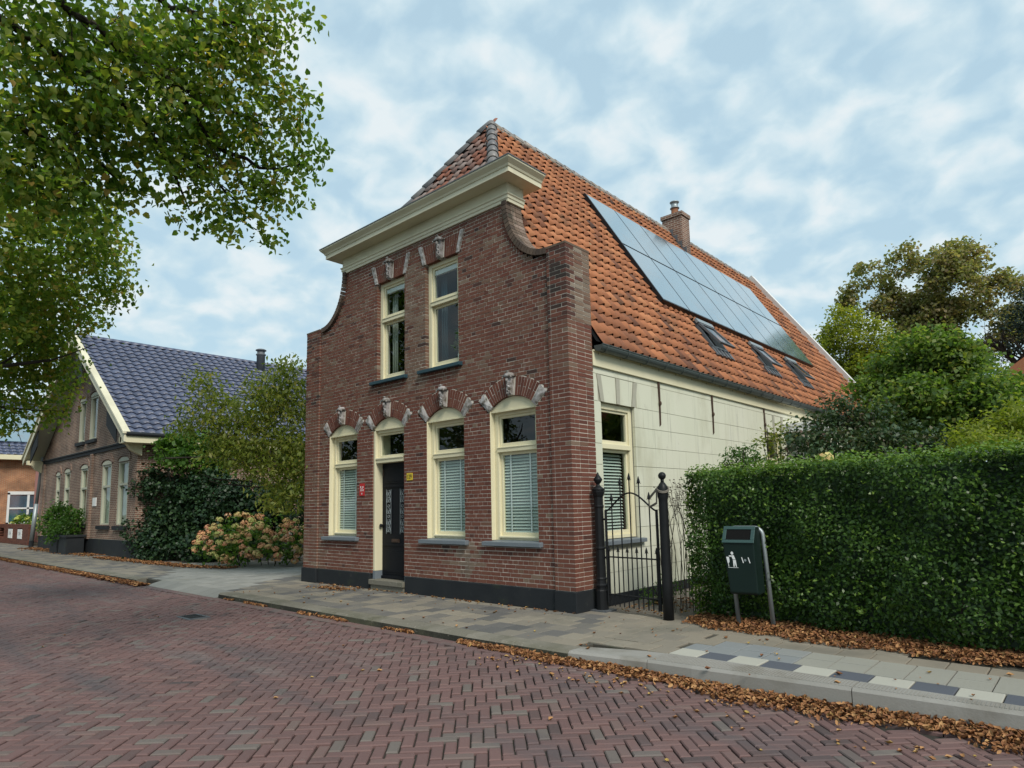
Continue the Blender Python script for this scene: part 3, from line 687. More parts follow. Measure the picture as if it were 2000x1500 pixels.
for x0, x1 in GW:
    xc, zc, R, an = arch_geo(x0, x1); A = empty('arch', (0, 0, 0), parent=house)
    P = lambda t, r: (xc + r * math.sin(t), zc + r * math.cos(t))
    bk = MB(); n = 24
    pl = [P(-an + 2 * an * i / n, R + .012) for i in range(n + 1)] + [P(an + .05 - 2 * (an + .05) * i / n, R + .335) for i in range(n + 1)]
    for i in range(n):
        ta, tb = -an - .03 + (2 * an + .06) * i / n, -an - .03 + (2 * an + .06) * (i + 1) / n
        bk.prism([P(ta, R + .004), P(tb, R + .004), P(tb, R + .334), P(ta, R + .334)], FY + .004, .38, 'y')
    bk.build('mortar', M['mortar'], A)
    ks = .105; sp = .15
    for s in (-1, 1):
        nb = 8
        for i in range(nb):
            ta, tb = ks + (an - sp - ks) * (i + .1) / nb, ks + (an - sp - ks) * (i + .9) / nb
            segs = ((R, R + .322),) if i % 2 == 0 else ((R, R + .155), (R + .167, R + .322))
            for ra, rb in segs:
                q = [P(s * ta, ra), P(s * tb, ra), P(s * tb, rb), P(s * ta, rb)]
                w = MB(); w.prism(q if s == 1 else q[::-1], FY + random.gauss(-.003, .0015), FY + .1, 'y', min(.55, max(.1, random.gauss(.36, .07)))); w.build('brick', M['brick'], A)
        q = [P(s * (an - sp + .012), R - .005), P(s * (an + .012), R - .01), P(s * (an + .03), R + .30), P(s * (an - sp + .02), R + .32)]
        springer(A, q if s == 1 else q[::-1])
    keystone(A, xc, zc + R + .005, zc + R + .355, .046, .07)
for x0, x1 in UW:
    A = empty('flat_arch', (0, 0, 0), parent=house); xc = (x0 + x1) / 2; hw = (x1 - x0) / 2; zt = 6.725
    def P(f, z): return (xc + f * (hw + .06 + (z - 6.36) * .36), z)
    bk = MB(); bk.prism([P(-1, 6.362), P(1, 6.362), P(1, 6.735), P(-1, 6.735)], FY + .004, .38, 'y'); bk.build('mortar', M['mortar'], A)
    for s in (-1, 1):
        nb = 6
        for i in range(nb):
            fa, fb_ = .17 + .64 * (i + .09) / nb, .17 + .64 * (i + .91) / nb
            for za, zb in (((6.345, zt),) if i % 2 == 0 else ((6.345, 6.52), (6.532, zt))):
                q = [P(s * fa, za), P(s * fb_, za), P(s * fb_, zb), P(s * fa, zb)]
                w = MB(); w.prism(q if s == 1 else q[::-1], FY - .003, FY + .1, 'y', min(.7, max(.1, random.gauss(.42, .1)))); w.build('brick', M['brick'], A)
        q = [P(s * .83, 6.335), P(s * .985, 6.335), P(s * .985, zt + .02), P(s * .83, zt + .02)]
        b = MB(); b.prism(q if s == 1 else q[::-1], FY - .025, FY + .1, 'y', .9); bevel(b.build('springer', M['stone'], A), .005)
    keystone(A, xc, 6.345, 6.735, .05, .085)

# windows
def pane(parent, x0, x1, y, z0, z1):
    b = MB(); b.add([(x0, y, z0), (x1, y, z0), (x1, y, z1), (x0, y, z1)], [(0, 1, 2, 3)]); b.build('pane', M['glass'], parent)
def window(x0, x1, z0, z1, zt, upper=False):
    W = empty('window', (0, 0, 0), parent=house); f = FY + (.085 if upper else .12); b = MB(); j = .095
    if not upper:
        for xa, xb in ((x0, x0 + .012), (x1 - .012, x1)): b.box(xa, xb, FY + .012, f, z0, z1)
    b.box(x0, x0 + j, f, f + .13, z0, z1); b.box(x1 - j, x1, f, f + .13, z0, z1); b.box(x0 + j, x1 - j, f + .002, f + .13, z1 - .085, z1)
    b.box(x0 + j - .02, x1 - j + .02, f - .018, f + .13, zt - .055, zt + .03)                # transom
    b.box(x0 + j - .02, x1 - j + .02, f - .03, f + .02, zt + .012, zt + .034)
    b.box(x0 + j, x1 - j, f + .02, f + .13, z0, z0 + .055)
    bevel(b.build('frame', M['cream'], W), .006)
    s = MB(); a = x0 + j; c = x1 - j
    for (p, q, y, wd) in ((zt + .034, z1 - .085, f + .03, .045), (z0 + .055, zt - .055, f + .055, .05)):
        s.box(a, a + wd, y, y + .05, p, q); s.box(c - wd, c, y, y + .05, p, q); s.box(a + wd, c - wd, y + .001, y + .05, q - wd, q); s.box(a + wd, c - wd, y + .001, y + .05, p, p + wd * 1.5)
    bevel(s.build('sash', M['cream'], W), .005)
    if not upper:
        r = MB(); r.box(x0 + j - .01, x1 - j + .01, f - .02, f + .06, z0 + .035, z0 + .075); bevel(r.build('bottom_bead', M['cream'], W), .015, 3)
    pane(W, a + .045, c - .045, f + .05, zt + .1, z1 - .13); pane(W, a + .05, c - .05, f + .075, z0 + .13, zt - .105)
    sl = MB()
    if upper: sl.prism([(FY - .09, z0 - .085), (FY - .09, z0 - .02), (.2, z0 + .004), (.2, z0 - .085)], x0 - .16, x1 + .1, 'x')
    else: sl.prism([(FY - .085, z0 - .088), (FY - .085, z0 - .018), (.2, z0 + .004), (.2, z0 - .088)], x0 - .15, x1 + .09, 'x')
    bevel(sl.build('sill', M['sill_blue'] if upper else M['sill_grey'], W), .006)
    return W, a, c, f
def blind(W, a, c, y, z0, z1, step=.052):
    n = int((z1 - z0) / step)
    me = MB(); w2 = (c - a) / 2
    ang = math.radians(50)
    me.m = Matrix.Rotation(ang, 4, 'X'); me.box(-w2, w2, -.03, .03, -.0015, .0015); me.m = None
    md = me.mesh('slat')
    for i in range(n): put('slat', md, M['blind'], W, None, ((a + c) / 2, y, z0 + (i + .5) * step))
    t = MB()
    for fx in (.22, .78): t.box(a + (c - a) * fx - .014, a + (c - a) * fx + .014, y - .034, y - .032, z0, z1)
    t.build('ladder_tape', M['white'], W)
for k, (x0, x1) in enumerate(GW):
    if k == 1: continue
    W, a, c, f = window(x0 + .004, x1 - .004, 1.042, SPR + .0, 2.585)
    xc, zc, R, an = arch_geo(x0, x1); pl = [(x0 + .003, SPR - .012), (x1 - .003, SPR - .012)] + [(xc + (R - .006) * math.sin(an * (1 - 2 * i / 14.)), zc + (R - .006) * math.cos(an * (1 - 2 * i / 14.))) for i in range(15)]
    b = MB(); b.prism(pl, FY + .045, FY + .2, 'y'); b.box(x0 + .003, x1 - .003, FY + .03, FY + .1, SPR - .03, SPR - .004); b.build('arch_panel', M['cream'], W)
    blind(W, a + .04, c - .04, .27, 1.17, 2.50)
for k, (x0, x1) in enumerate(UW):
    W, a, c, f = window(x0 + .004, x1 - .004, 4.257, 6.355, 5.55, True)
    b = MB(); b.box(a + .02, c - .02, f + .062, f + .12, 6.13, 6.235); b.build('roller_screen', M['white'], W)
    cu = MB()
    for i in range(4): cu.tube([(a + .05 + i * .035, .36 + .02 * (i % 2), 4.3), (a + .05 + i * .035, .36 + .02 * (i % 2), 6.2)], .022, 6)
    cu.build('curtain', M['curtain'] if k == 0 else M['sill_blue'], W, smooth=True)
# front door
D = empty('front_door', (0, 0, 0), parent=house); x0, x1 = GW[1]; f = FY + .07
b = MB(); b.box(x0 + .003, x0 + .07, FY + .03, .46, .36, SPR); b.box(x0 + .07, x0 + .1, f + .03, .2, 2.64, SPR); b.box(x1 - .1, x1 - .07, f + .03, .2, 2.64, SPR); b.box(x1 - .07, x1 - .003, FY + .09, .46, .36, SPR); b.box(x0 + .1, x1 - .1, f + .002, .3, SPR - .09, SPR)
b.box(x0 + .08, x1 - .08, f - .03, .36, 2.54, 2.64); b.box(x0 + .08, x1 - .08, f - .045, f + .02, 2.61, 2.645); b.box(x0 + .1, x0 + .145, f + .04, f + .1, 2.64, SPR - .09); b.box(x1 - .145, x1 - .1, f + .04, f + .1, 2.64, SPR - .09); b.box(x0 + .145, x1 - .145, f + .041, f + .1, SPR - .135, SPR - .09); b.box(x0 + .145, x1 - .145, f + .041, f + .1, 2.64, 2.70)
bevel(b.build('frame', M['cream'], D), .008)
xc, zc, R, an = arch_geo(x0, x1); pl = [(x0 + .003, SPR - .012), (x1 - .003, SPR - .012)] + [(xc + (R - .006) * math.sin(an * (1 - 2 * i / 14.)), zc + (R - .006) * math.cos(an * (1 - 2 * i / 14.))) for i in range(15)]
b = MB(); b.prism(pl, FY + .045, FY + .2, 'y'); b.box(x0 + .003, x1 - .003, FY + .03, FY + .1, SPR - .03, SPR - .004); b.build('arch_panel', M['cream'], D)
pane(D, x0 + .14, x1 - .14, f + .07, 2.70, SPR - .13)
b = MB(); b.box(x0 + .003, x0 + .072, FY + .026, .46, .17, .36); b.box(x1 - .072, x1 - .003, f - .004, .46, .17, .36); b.build('jamb_stone', M['sill_grey'], D)
b = MB(); b.box(x0 - .03, x1 + .03, FY - .06, .5, .10, .20); b.box(x0 - .01, x1 + .01, FY - .02, .5, -.01, .10); bevel(b.build('step', M['kerb_old'], D), .01)
b = MB(); dx0, dx1, dy = x0 + .07, x1 - .07, .25; b.box(dx0, dx1, dy, dy + .05, .205, 2.54)
for (za, zb) in ((.30, .78), (2.12, 2.46)):
    b.box(dx0 + .1, dx1 - .1, dy - .012, dy, za, zb); b.box(dx0 + .14, dx1 - .14, dy - .022, dy - .011, za + .04, zb - .04)
b.box(dx0, dx1, dy - .03, dy, .21, .26); b.box(dx0 + .06, dx1 - .06, dy - .02, dy, 2.04, 2.075); b.box(dx0 + .06, dx1 - .06, dy - .02, dy, .86, .90)
bevel(b.build('leaf', M['black'], D), .004)
for cxx in (dx0 + .24, dx1 - .22):
    b = MB(); b.box(cxx - .09, cxx + .09, dy - .006, dy - .002, 1.10, 2.0); b.build('pane', M['black'], D)
    g = MB()
    for s in (-1, 1): g.tube([(cxx + s * .075, dy - .02, 1.1), (cxx + s * .075, dy - .02, 2.0)], .005, 6)
    for zz_ in (1.18, 1.33, 1.55, 1.78, 1.92):
        for s in (-1, 1):
            pts = [(cxx + s * (.018 + .042 * math.sin(q * .5)) , dy - .02, zz_ + .06 * math.cos(q * .55) * (1 - q * .05)) for q in range(12)]
            g.tube(pts, .0065, 5)
    for zz_ in (1.25, 1.45, 1.66, 1.86): g.tube([(cxx + .03 * math.cos(q * .7), dy - .02, zz_ + .03 * math.sin(q * .7)) for q in range(10)], .006, 5)
    g.build('grille', M['galv'], D)
b = MB(); b.box((dx0 + dx1) / 2 - .12, (dx0 + dx1) / 2 + .12, dy - .02, dy, .93, 1.0); b.box((dx0 + dx1) / 2 - .09, (dx0 + dx1) / 2 + .09, dy - .026, dy - .018, .945, .985); b.build('letter_slot', M['rust'], D)
b = MB(); sphere_mb(b, (dx0 + .05, dy - .07, 1.27), .035); b.tube([(dx0 + .05, dy, 1.27), (dx0 + .05, dy - .06, 1.27)], .012); b.lathe([(.03, 0), (.03, .004)], (dx0 + .05, dy, 1.27)); b.build('handle', M['iron'], D, smooth=True)
b = MB(); b.box(x0 + .02, x0 + .045, f - .012, f, 1.72, 1.86); b.build('doorbell', M['iron'], D)
b = MB(); b.lathe([(.012, 0), (.022, .03), (.022, .12), (.012, .15)], (x0 + .1 + .006, .26, 2.27), 8); b.build('hook', M['rust'], D)

# cornice
b = MB(); XL, XR, YB = -6.27, -1.25, .62
prof = [(.0, 6.885), (.035, 6.887), (.035, 6.935), (.05, 6.95), (.05, 6.995), (.07, 7.015), (.07, 7.03), (.03, 7.045), (.03, 7.235), (.30, 7.240), (.30, 7.325), (.315, 7.33), (.33, 7.365), (.365, 7.40), (.395, 7.43), (.40, 7.455), (-.3, 7.458)]
def ring(o, z):
    yb = YB if o > .2 else .42 + o * .3
    return [(XL - o, yb, z), (XL - o, FY - o, z), (XR + o, FY - o, z), (XR + o, yb, z)]
vs = []; fs = []
for o, z in prof: vs += ring(o, z)
for i in range(len(prof) - 1):
    for j in range(3): fs.append((4 * i + j, 4 * i + j + 1, 4 * i + 4 + j + 1, 4 * i + 4 + j))
    fs.append((4 * i + 3, 4 * i, 4 * i + 4, 4 * i + 7))
b.add(vs, fs); b.build('cornice', M['cornice'], house)
b = MB(); b.box(XL - .41, XR + .41, FY - .41, YB + .01, 7.457, 7.475); b.build('cornice_flashing', M['lead'], house)
# interior
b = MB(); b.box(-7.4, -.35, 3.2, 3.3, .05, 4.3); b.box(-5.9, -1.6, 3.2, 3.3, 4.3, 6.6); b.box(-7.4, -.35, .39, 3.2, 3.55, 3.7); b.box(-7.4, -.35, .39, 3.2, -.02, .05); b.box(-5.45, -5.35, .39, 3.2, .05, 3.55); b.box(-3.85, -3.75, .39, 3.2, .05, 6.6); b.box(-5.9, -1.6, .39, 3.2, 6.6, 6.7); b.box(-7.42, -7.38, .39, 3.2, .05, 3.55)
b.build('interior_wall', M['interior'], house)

# ---- roof
E0 = Vector((.12, 0, 4.25)); R0 = Vector((AX, 0, 10.45)); SD = (R0 - E0).normalized(); SL = (R0 - E0).length; ND = Vector((0, 1, 0)).cross(SD).normalized()
if ND.x < 0: ND = -ND
def S(y, s, h=0.0): return E0 + Vector((0, y, 0)) + SD * s + ND * h
def yfront(z): return .36 if z < 7.46 else .36 + (z - 7.46) / (10.45 - 7.46) * 1.95
def yback(s): return 21.0 - 3.8 * s / SL
roof = MB()
A_ = [tuple(S(yy, ss, -.03)) for yy, ss in ((.66, .03), (yback(0), .03), (yback(SL), SL), (2.31, SL), (.4, 3.8), (.4, 1.0), (.66, 1.0))]
roof.add(A_, [(0, 1, 2, 3, 4, 5, 6)])
mir = lambda p: (2 * AX - p[0], p[1], p[2])
roof.add([mir(p) for p in A_], [(6, 5, 4, 3, 2, 1, 0)])
roof.add([(-1.9, .3, 7.45), (AX, 2.31, 10.42), (2 * AX + 1.9, .3, 7.45)], [(0, 1, 2)])
roof = roof.build('roof', M['dark'], house)
NU = 7; TP = .235; TG = .292
def tile_profile(u): 
    c = math.sin(math.pi * min(1, max(0, (u - .42) / .58))) ** .8; v = math.sin(math.pi * min(1, u / .42))
    return .058 * c - .006 * v
def tile_mb(mb, t):
    vs = []
    def hgt(u, lower):
        r_ = max(0.0, tile_profile(u)) / .058
        return (.016 + .074 * r_) if lower else (.002 + .034 * r_)
    for v, low in ((-.03, True), (TG + .03, False)):
        for i in range(NU):
            u = i / (NU - 1); vs.append((u * (TP + .012), v, hgt(u, low)))
    for i in range(NU):
        u = i / (NU - 1); vs.append((u * (TP + .012), -.028, hgt(u, True) - .011))
    fs = [(i, i + 1, NU + i + 1, NU + i) for i in range(NU - 1)] + [(2 * NU + i, 2 * NU + i + 1, i + 1, i) for i in range(NU - 1)] + [(0, NU, 2 * NU)]
    mb.add(vs, fs, t)
def tile_field(org, ud, vd, nd, nu, nv, keep, m, parent, tintf, limit=300, first=0):
    base = Matrix(((ud.x, vd.x, nd.x, 0), (ud.y, vd.y, nd.y, 0), (ud.z, vd.z, nd.z, 0), (0, 0, 0, 1))); L = []
    for j in range(nv):
        for i in range(nu):
            p = org + ud * (i * TP) + vd * (j * TG)
            c = p + ud * TP / 2 + vd * TG / 2
            if keep(c): L.append((dist2(c), p, c))
    L.sort(key=lambda q: q[0]); fb = MB()
    for k, (d, p, c) in enumerate(L):
        t = tintf(c); Mx = Matrix.Translation(p + nd * random.gauss(0, .003)) @ base @ Matrix.Rotation(random.gauss(0, .012), 4, 'Z') @ Matrix.Rotation(random.gauss(0, .008), 4, 'X')
        if k < limit:
            tb = round(t * 12) / 12; key = (m.name, 'tile', tb)
            if key not in CACHE: w = MB(); tile_mb(w, tb); CACHE[key] = w.mesh('roof_tile', True)
            o = put('roof_tile', CACHE[key], m, parent); o.matrix_basis = Mx
        else: fb.m = Mx; tile_mb(fb, t)
    fb.m = None
    if fb.v: fb.build('roof_tiles', m, parent, smooth=True, kind='stuff')
PY0, PY1, PS0, PS1 = 4.74, 14.95, 2.12, 5.86
def keep_side(c):
    s = (c - E0).dot(SD)
    if c.x > -.5 and c.y < .74: return False
    if c.y < yfront(c.z) + .02 or c.y > yback(s) - .05 or s > SL - .05: return False
    if PY0 + .5 < c.y < PY1 - .5 and PS0 + .4 < s < PS1 - .4: return False
    for a in (6.05, 9.2, 11.9):
        if a - .05 < c.y < a + .85 and .95 < s < 1.9: return False
    if -3.15 > c.x and 10.4 < c.y < 11.02: return False
    return True
def tint_side(c): 
    s = (c - E0).dot(SD); return min(1, max(0, random.gauss(.64 if s > 1.2 else .54, .13) - (.35 if random.random() < .09 else 0)))
tile_field(S(.30, -.04, 0), Vector((0, 1, 0)), SD, ND, 90, 26, keep_side, M['tile'], roof, tint_side, 220)
hn = Vector((0, -(10.42 - 7.45), 2.01)).normalized(); hv = Vector((0, 2.01, 10.42 - 7.45)).normalized()
def keep_front(c):
    q = (c.z - 7.4) / (10.42 - 7.4); return q > -.05 and abs(c.x - AX) < (1 - q) * 1.93 + .02
tile_field(Vector((AX - 2.0, .27, 7.42)), Vector((1, 0, 0)), hv, hn, 18, 13, keep_front, M['front_tile'], roof, lambda c: random.choice([.05, .1, .22, .33, .45, .68, .74, .78]) + U(-.04, .04), 80)
# hip and ridge tiles
def half_tile(p, q, r0, r1, t, parent, m, side=None):
    p, q = Vector(p), Vector(q); d = (q - p).normalized(); n_ = Vector((0, 0, 1)) if side is None else side
    a = d.cross(n_).normalized(); b_ = a.cross(d).normalized(); w = MB(); vs = []; n = 9
    for c, r in ((p, r0), (q, r1)):
        for th in (0, 1):
            for i in range(n):
                an = math.pi * (1.08 * i / (n - 1) - .04); rr = r - (.018 if th else 0); vs.append(tuple(c + a * math.cos(an) * rr + b_ * math.sin(an) * rr))
    fs = []
    for i in range(n - 1): fs += [(i, i + 1, 2 * n + i + 1, 2 * n + i), (n + i + 1, n + i, 3 * n + i, 3 * n + i + 1), (i + 1, i, n + i, n + i + 1)]
    w.add(vs, fs, t); return w.build('ridge_tile', m, parent, smooth=True)
apx = Vector((AX, 2.31, 10.44))
for side in (1, -1):
    base_ = Vector((AX + side * 1.93, .32, 7.44)); n = 11
    up_ = (hn + (ND if side == 1 else Vector((-ND.x, ND.y, ND.z)))).normalized()
    for i in range(n):
        p = base_.lerp(apx, i / n) ; q = base_.lerp(apx, min(1.0, (i + 1.18) / n))
        half_tile(p, q, .135, .105, random.choice([.05, .1, .3, .35, .95 if i < 3 else .2]), roof, M['hip_tile'], up_)
n = 38
for i in range(n):
    ya = 2.25 + (17.3 - 2.25) * i / n; yb = 2.25 + (17.3 - 2.25) * (i + 1.12) / n
    half_tile((AX, ya, 10.44 - .03), (AX, yb, 10.40), .11, .095, U(.3, .7), roof, M['hip_tile'] if i % 5 else M['ridge_mortar'])
b = MB()
for i in range(60): sphere_mb(b, (AX + .13, 2.4 + i * .25, 10.29 + U(-.02, .02)), .07, .8, 2.2, .8, 6)
b.build('ridge_bedding', M['ridge_mortar'], roof)
# verge board at the far gable
b = MB()
pa, pb_ = S(yback(-.1), -.1), S(yback(SL), SL)
for (o0, o1, h0, h1) in ((-.12, .22, -.25, .20),):
    vs = [tuple(S(yback(s) + o, s, h)) for s in (-.1, SL) for o, h in ((o0, h0), (o1, h0), (o1, h1), (o0, h1))]
    b.add(vs, [(0, 1, 2, 3), (7, 6, 5, 4), (0, 4, 5, 1), (1, 5, 6, 2), (2, 6, 7, 3), (3, 7, 4, 0)])
b.build('verge_board', M['white'], house)
# chimney
ch = empty('chimney', (0, 0, 0), parent=house)
b = MB(); b.box(-3.86, -3.17, 10.46, 10.98, 8.6, 10.76); b.build('stack', M['ch_brick'], ch)
b = MB(); b.box(-3.90, -3.13, 10.42, 11.02, 10.76, 10.89); bevel(b.build('cap', M['ch_brick'], ch), .01)
b = MB(); b.lathe([(.15, 0), (.125, .03), (.11, .26), (.115, .28)], (-3.52, 10.72, 10.89), 14); b.build('pot', M['tile'], ch, smooth=True)
b = MB(); b.lathe([(.15, 0), (.15, .02), (.115, .03), (.11, .16), (.12, .17), (.15, .20), (.155, .22), (.04, .26)], (-3.52, 10.72, 11.16), 14); b.build('cowl', M['galv'], ch, smooth=True)
b = MB()
for k in range(4): s_ = 6.15 + k * .28; P_ = S(10.44, s_, 0); b.box(P_.x - .2, P_.x + .1, 10.442, 10.459, P_.z - .05, P_.z + .2)
b.build('flashing', M['lead'], ch)
# solar panels
npan = 8; pw = (PY1 - PY0) / npan
rows = ((PS0, (PS0 + PS1) / 2 - .02), ((PS0 + PS1) / 2 + .02, PS1))
def slab(mb, y0, y1, s0, s1, h0, h1, t=.5):
    vs = [tuple(S(y, s, h)) for h in (h0, h1) for y, s in ((y0, s0), (y1, s0), (y1, s1), (y0, s1))]
    mb.add(vs, [(0, 1, 2, 3), (7, 6, 5, 4), (0, 4, 5, 1), (1, 5, 6, 2), (2, 6, 7, 3), (3, 7, 4, 0)], t)
for ri, (s0, s1) in enumerate(rows):
    for c in range(npan):
        y0 = PY0 + c * pw + .012; y1 = PY0 + (c + 1) * pw - .012
        b = MB(); slab(b, y0, y1, s0, s1, .10, .15); o = b.build('solar_panel', M['solar_frame'], house)
        g = MB(); slab(g, y0 + .014, y1 - .014, s0 + .014, s1 - .014, .1502, .152); g.build('glass', M['solar'], o)
b = MB()
for s_ in (PS0 + .4, PS0 + 1.4, PS1 - 1.4, PS1 - .4): slab(b, PY0 - .03, PY1 + .03, s_ - .02, s_ + .02, .04, .098)
slab(b, PY0 - .03, PY0 - .005, PS0 - .02, PS1 + .02, .02, .155); slab(b, PY0 - .02, PY1 + .02, PS0 - .03, PS0 - .004, .05, .152)
b.build('mounting_rail', M['solar_frame'], house)
# roof windows, propped open
for y0 in (6.05, 9.2, 11.9):
    sk = empty('roof_window', (0, 0, 0), parent=house); y1 = y0 + .78; s0, s1 = 1.0, 1.86
    b = MB(); slab(b, y0, y0 + .07, s0, s1, -.05, .09); slab(b, y1 - .07, y1, s0, s1, -.05, .09); slab(b, y0 + .07, y1 - .07, s0, s0 + .07, -.05, .088); slab(b, y0 + .07, y1 - .07, s1 - .1, s1, -.05, .11); b.build('frame', M['lead'], sk)
    b = MB(); slab(b, y0 + .05, y1 - .05, s0 + .05, s1 - .05, -.3, -.28); b.build('shaft', M['dark'], sk)
    an = math.radians(10); H = lambda y, s, h: tuple(S(y, s1 - .12, .10) + (Matrix.Rotation(an, 3, 'Y') @ (SD * (s - s1 + .12) + ND * h)))
    b = MB()
    def hs(mb, a, c, p, q, h0, h1):
        vs = [H(y, s, h) for h in (h0, h1) for y, s in ((a, p), (c, p), (c, q), (a, q))]; mb.add(vs, [(0, 1, 2, 3), (7, 6, 5, 4), (0, 4, 5, 1), (1, 5, 6, 2), (2, 6, 7, 3), (3, 7, 4, 0)])
    an = -an
    hs(b, y0, y0 + .06, s0 - .02, s1 - .1, 0, .05); hs(b, y1 - .06, y1, s0 - .02, s1 - .1, 0, .05); hs(b, y0 + .06, y1 - .06, s0 - .02, s0 + .05, 0, .05); hs(b, y0 + .06, y1 - .06, s1 - .17, s1 - .1, 0, .05); b.build('sash', M['lead'], sk)
    b = MB(); b.add([H(y, s, .03) for y, s in ((y0 + .06, s0 + .05), (y1 - .06, s0 + .05), (y1 - .06, s1 - .17), (y0 + .06, s1 - .17))], [(0, 1, 2, 3)]); b.build('pane', M['glass'], sk)
    b = MB(); slab(b, y0 - .04, y1 + .04, s1 - .1, s1 + .02, .10, .16); b.build('hood', M['galv'], sk)
    b = MB()
    for k in range(9):
        ya = y0 - .1 + k * .108; slab(b, ya, ya + .11, s0 - .22, s0 + .02, .045, .075 + .02 * (k % 2))
    b.build('apron', M['lead'], sk)
# gutter with brackets, fascia
b = MB(); YG0, YG1 = .66, 20.4; n = 10
arc = [(.115 + .085 * math.cos(math.pi * (1 + i / n)), 4.19 + .10 * math.sin(math.pi * (1 + i / n))) for i in range(n + 1)]
poly = arc + [(.115 + .078 * math.cos(math.pi * (2 - i / n)), 4.19 + .092 * math.sin(math.pi * (2 - i / n))) for i in range(n + 1)]
vs = [(p[0], YG0, p[1]) for p in poly] + [(p[0], YG1, p[1]) for p in poly]; N_ = len(poly)
b.add(vs, [(i, (i + 1) % N_, (i + 1) % N_ + N_, i + N_) for i in range(N_)]); b.prism(arc, YG0 - .002, YG0 + .004, 'y'); b.tube([(.20, YG0, 4.195), (.20, YG1, 4.195)], .011, 8); b.build('gutter', M['zinc'], house)
gut = MB()
pts = [(.115 + .093 * math.cos(math.pi * (1 + i / 8)), 0, 4.19 + .107 * math.sin(math.pi * (1 + i / 8))) for i in range(9)][::-1]
gut.tube(pts + [(.0, 0, 4.02)], .008, 5); gm = gut.mesh('gutter_bracket')
for k in range(24): put('gutter_bracket', gm, M['zinc'], house, None, (0, .8 + k * .66, 0))
b = MB(); b.box(-.06, .012, .648, 20.4, 3.865, 4.12); b.box(-.02, .03, .65, 20.4, 4.10, 4.13); bevel(b.build('fascia', M['cream'], house), .006)
# stuccoed side wall, block by block
b = MB(); SW = [(.882, 1.919, 1.0, 3.30), (8.0, 9.09, 1.0, 3.29), (9.30, 10.6, 0, 3.4)]
for ya, yb, hs_ in ((.646, .876, None), (1.925, 7.994, None), (9.096, 20.4, None)): b.box(-.33, -.042, ya, yb, 0, 3.87)
for (ya, yb, za, zb) in SW[:2]: b.box(-.33, -.042, ya - .006, yb + .006, 0, za - .05); b.box(-.33, -.042, ya - .006, yb + .006, zb + .006, 3.87)
side = b.build('side_wall', M['stucco_grey'], house)
zs = [.145 + .348 * i for i in range(10)]; zs = [.165, .512, .86, 1.209, 1.557, 1.906, 2.255, 2.60, 2.949, 3.297, 3.755, 3.866]
for k in range(len(zs) - 1):
    za, zb = zs[k] + .004, zs[k + 1] - .004; zm = (za + zb) / 2
    hs_ = [(a - (.08 if c3 > 3.2 and zm > 3.3 and zm < 3.76 else 0), c + (.08 if zm > 3.3 and zm < 3.76 else 0)) for a, c, c2, c3 in SW[:2] if (c2 - .02 < zm < c3) or (3.3 < zm < 3.76)]
    w = .78 if k < 10 else 1.5
    y = .648 - (w / 2 if k % 2 else 0)
    while y < 10.5:
        for a, c in clip_out(max(.648, y + .0008), min(10.5, y + w - .0008), sorted(hs_)):
            if c - a > .04: piece('stucco_block', (.05, c - a, zb - za), random.gauss(.55, .05), M['stucco'], side, (-.03 - .025 + random.gauss(0, .0012), (a + c) / 2, zm))
        y += w
b = MB(); b.box(-.09, -.028, 10.5, 20.4, .165, 3.866); b.build('stucco_block', M['stucco'], side)
b = MB(); b.box(-.2, -.012, .66, 20.4, 0, .163); b.build('side_plinth', M['plinth'], house)
for (ya, yb, za, zb) in SW[:2]:                                       # painted flat arch: grey and cream stones
    yc = (ya + yb) / 2; hw = (yb - ya) / 2 + .08
    A = empty('flat_arch', (0, 0, 0), parent=house)
    for f0, f1, mm, pr in ((-.99, -.80, 'stucco_grey', .014), (-.78, -.10, 'stucco', .0), (-.09, .09, 'stucco_grey', .014), (.10, .78, 'stucco', .0), (.80, .99, 'stucco_grey', .014)):
        q = [(yc + f0 * (hw - .06), 3.30), (yc + f1 * (hw - .06), 3.30), (yc + f1 * (hw + .04), 3.745), (yc + f0 * (hw + .04), 3.745)]
        w = MB(); w.prism(q, -.08, -.03 + pr, 'x', .55); w.build('stone', M[mm], A)
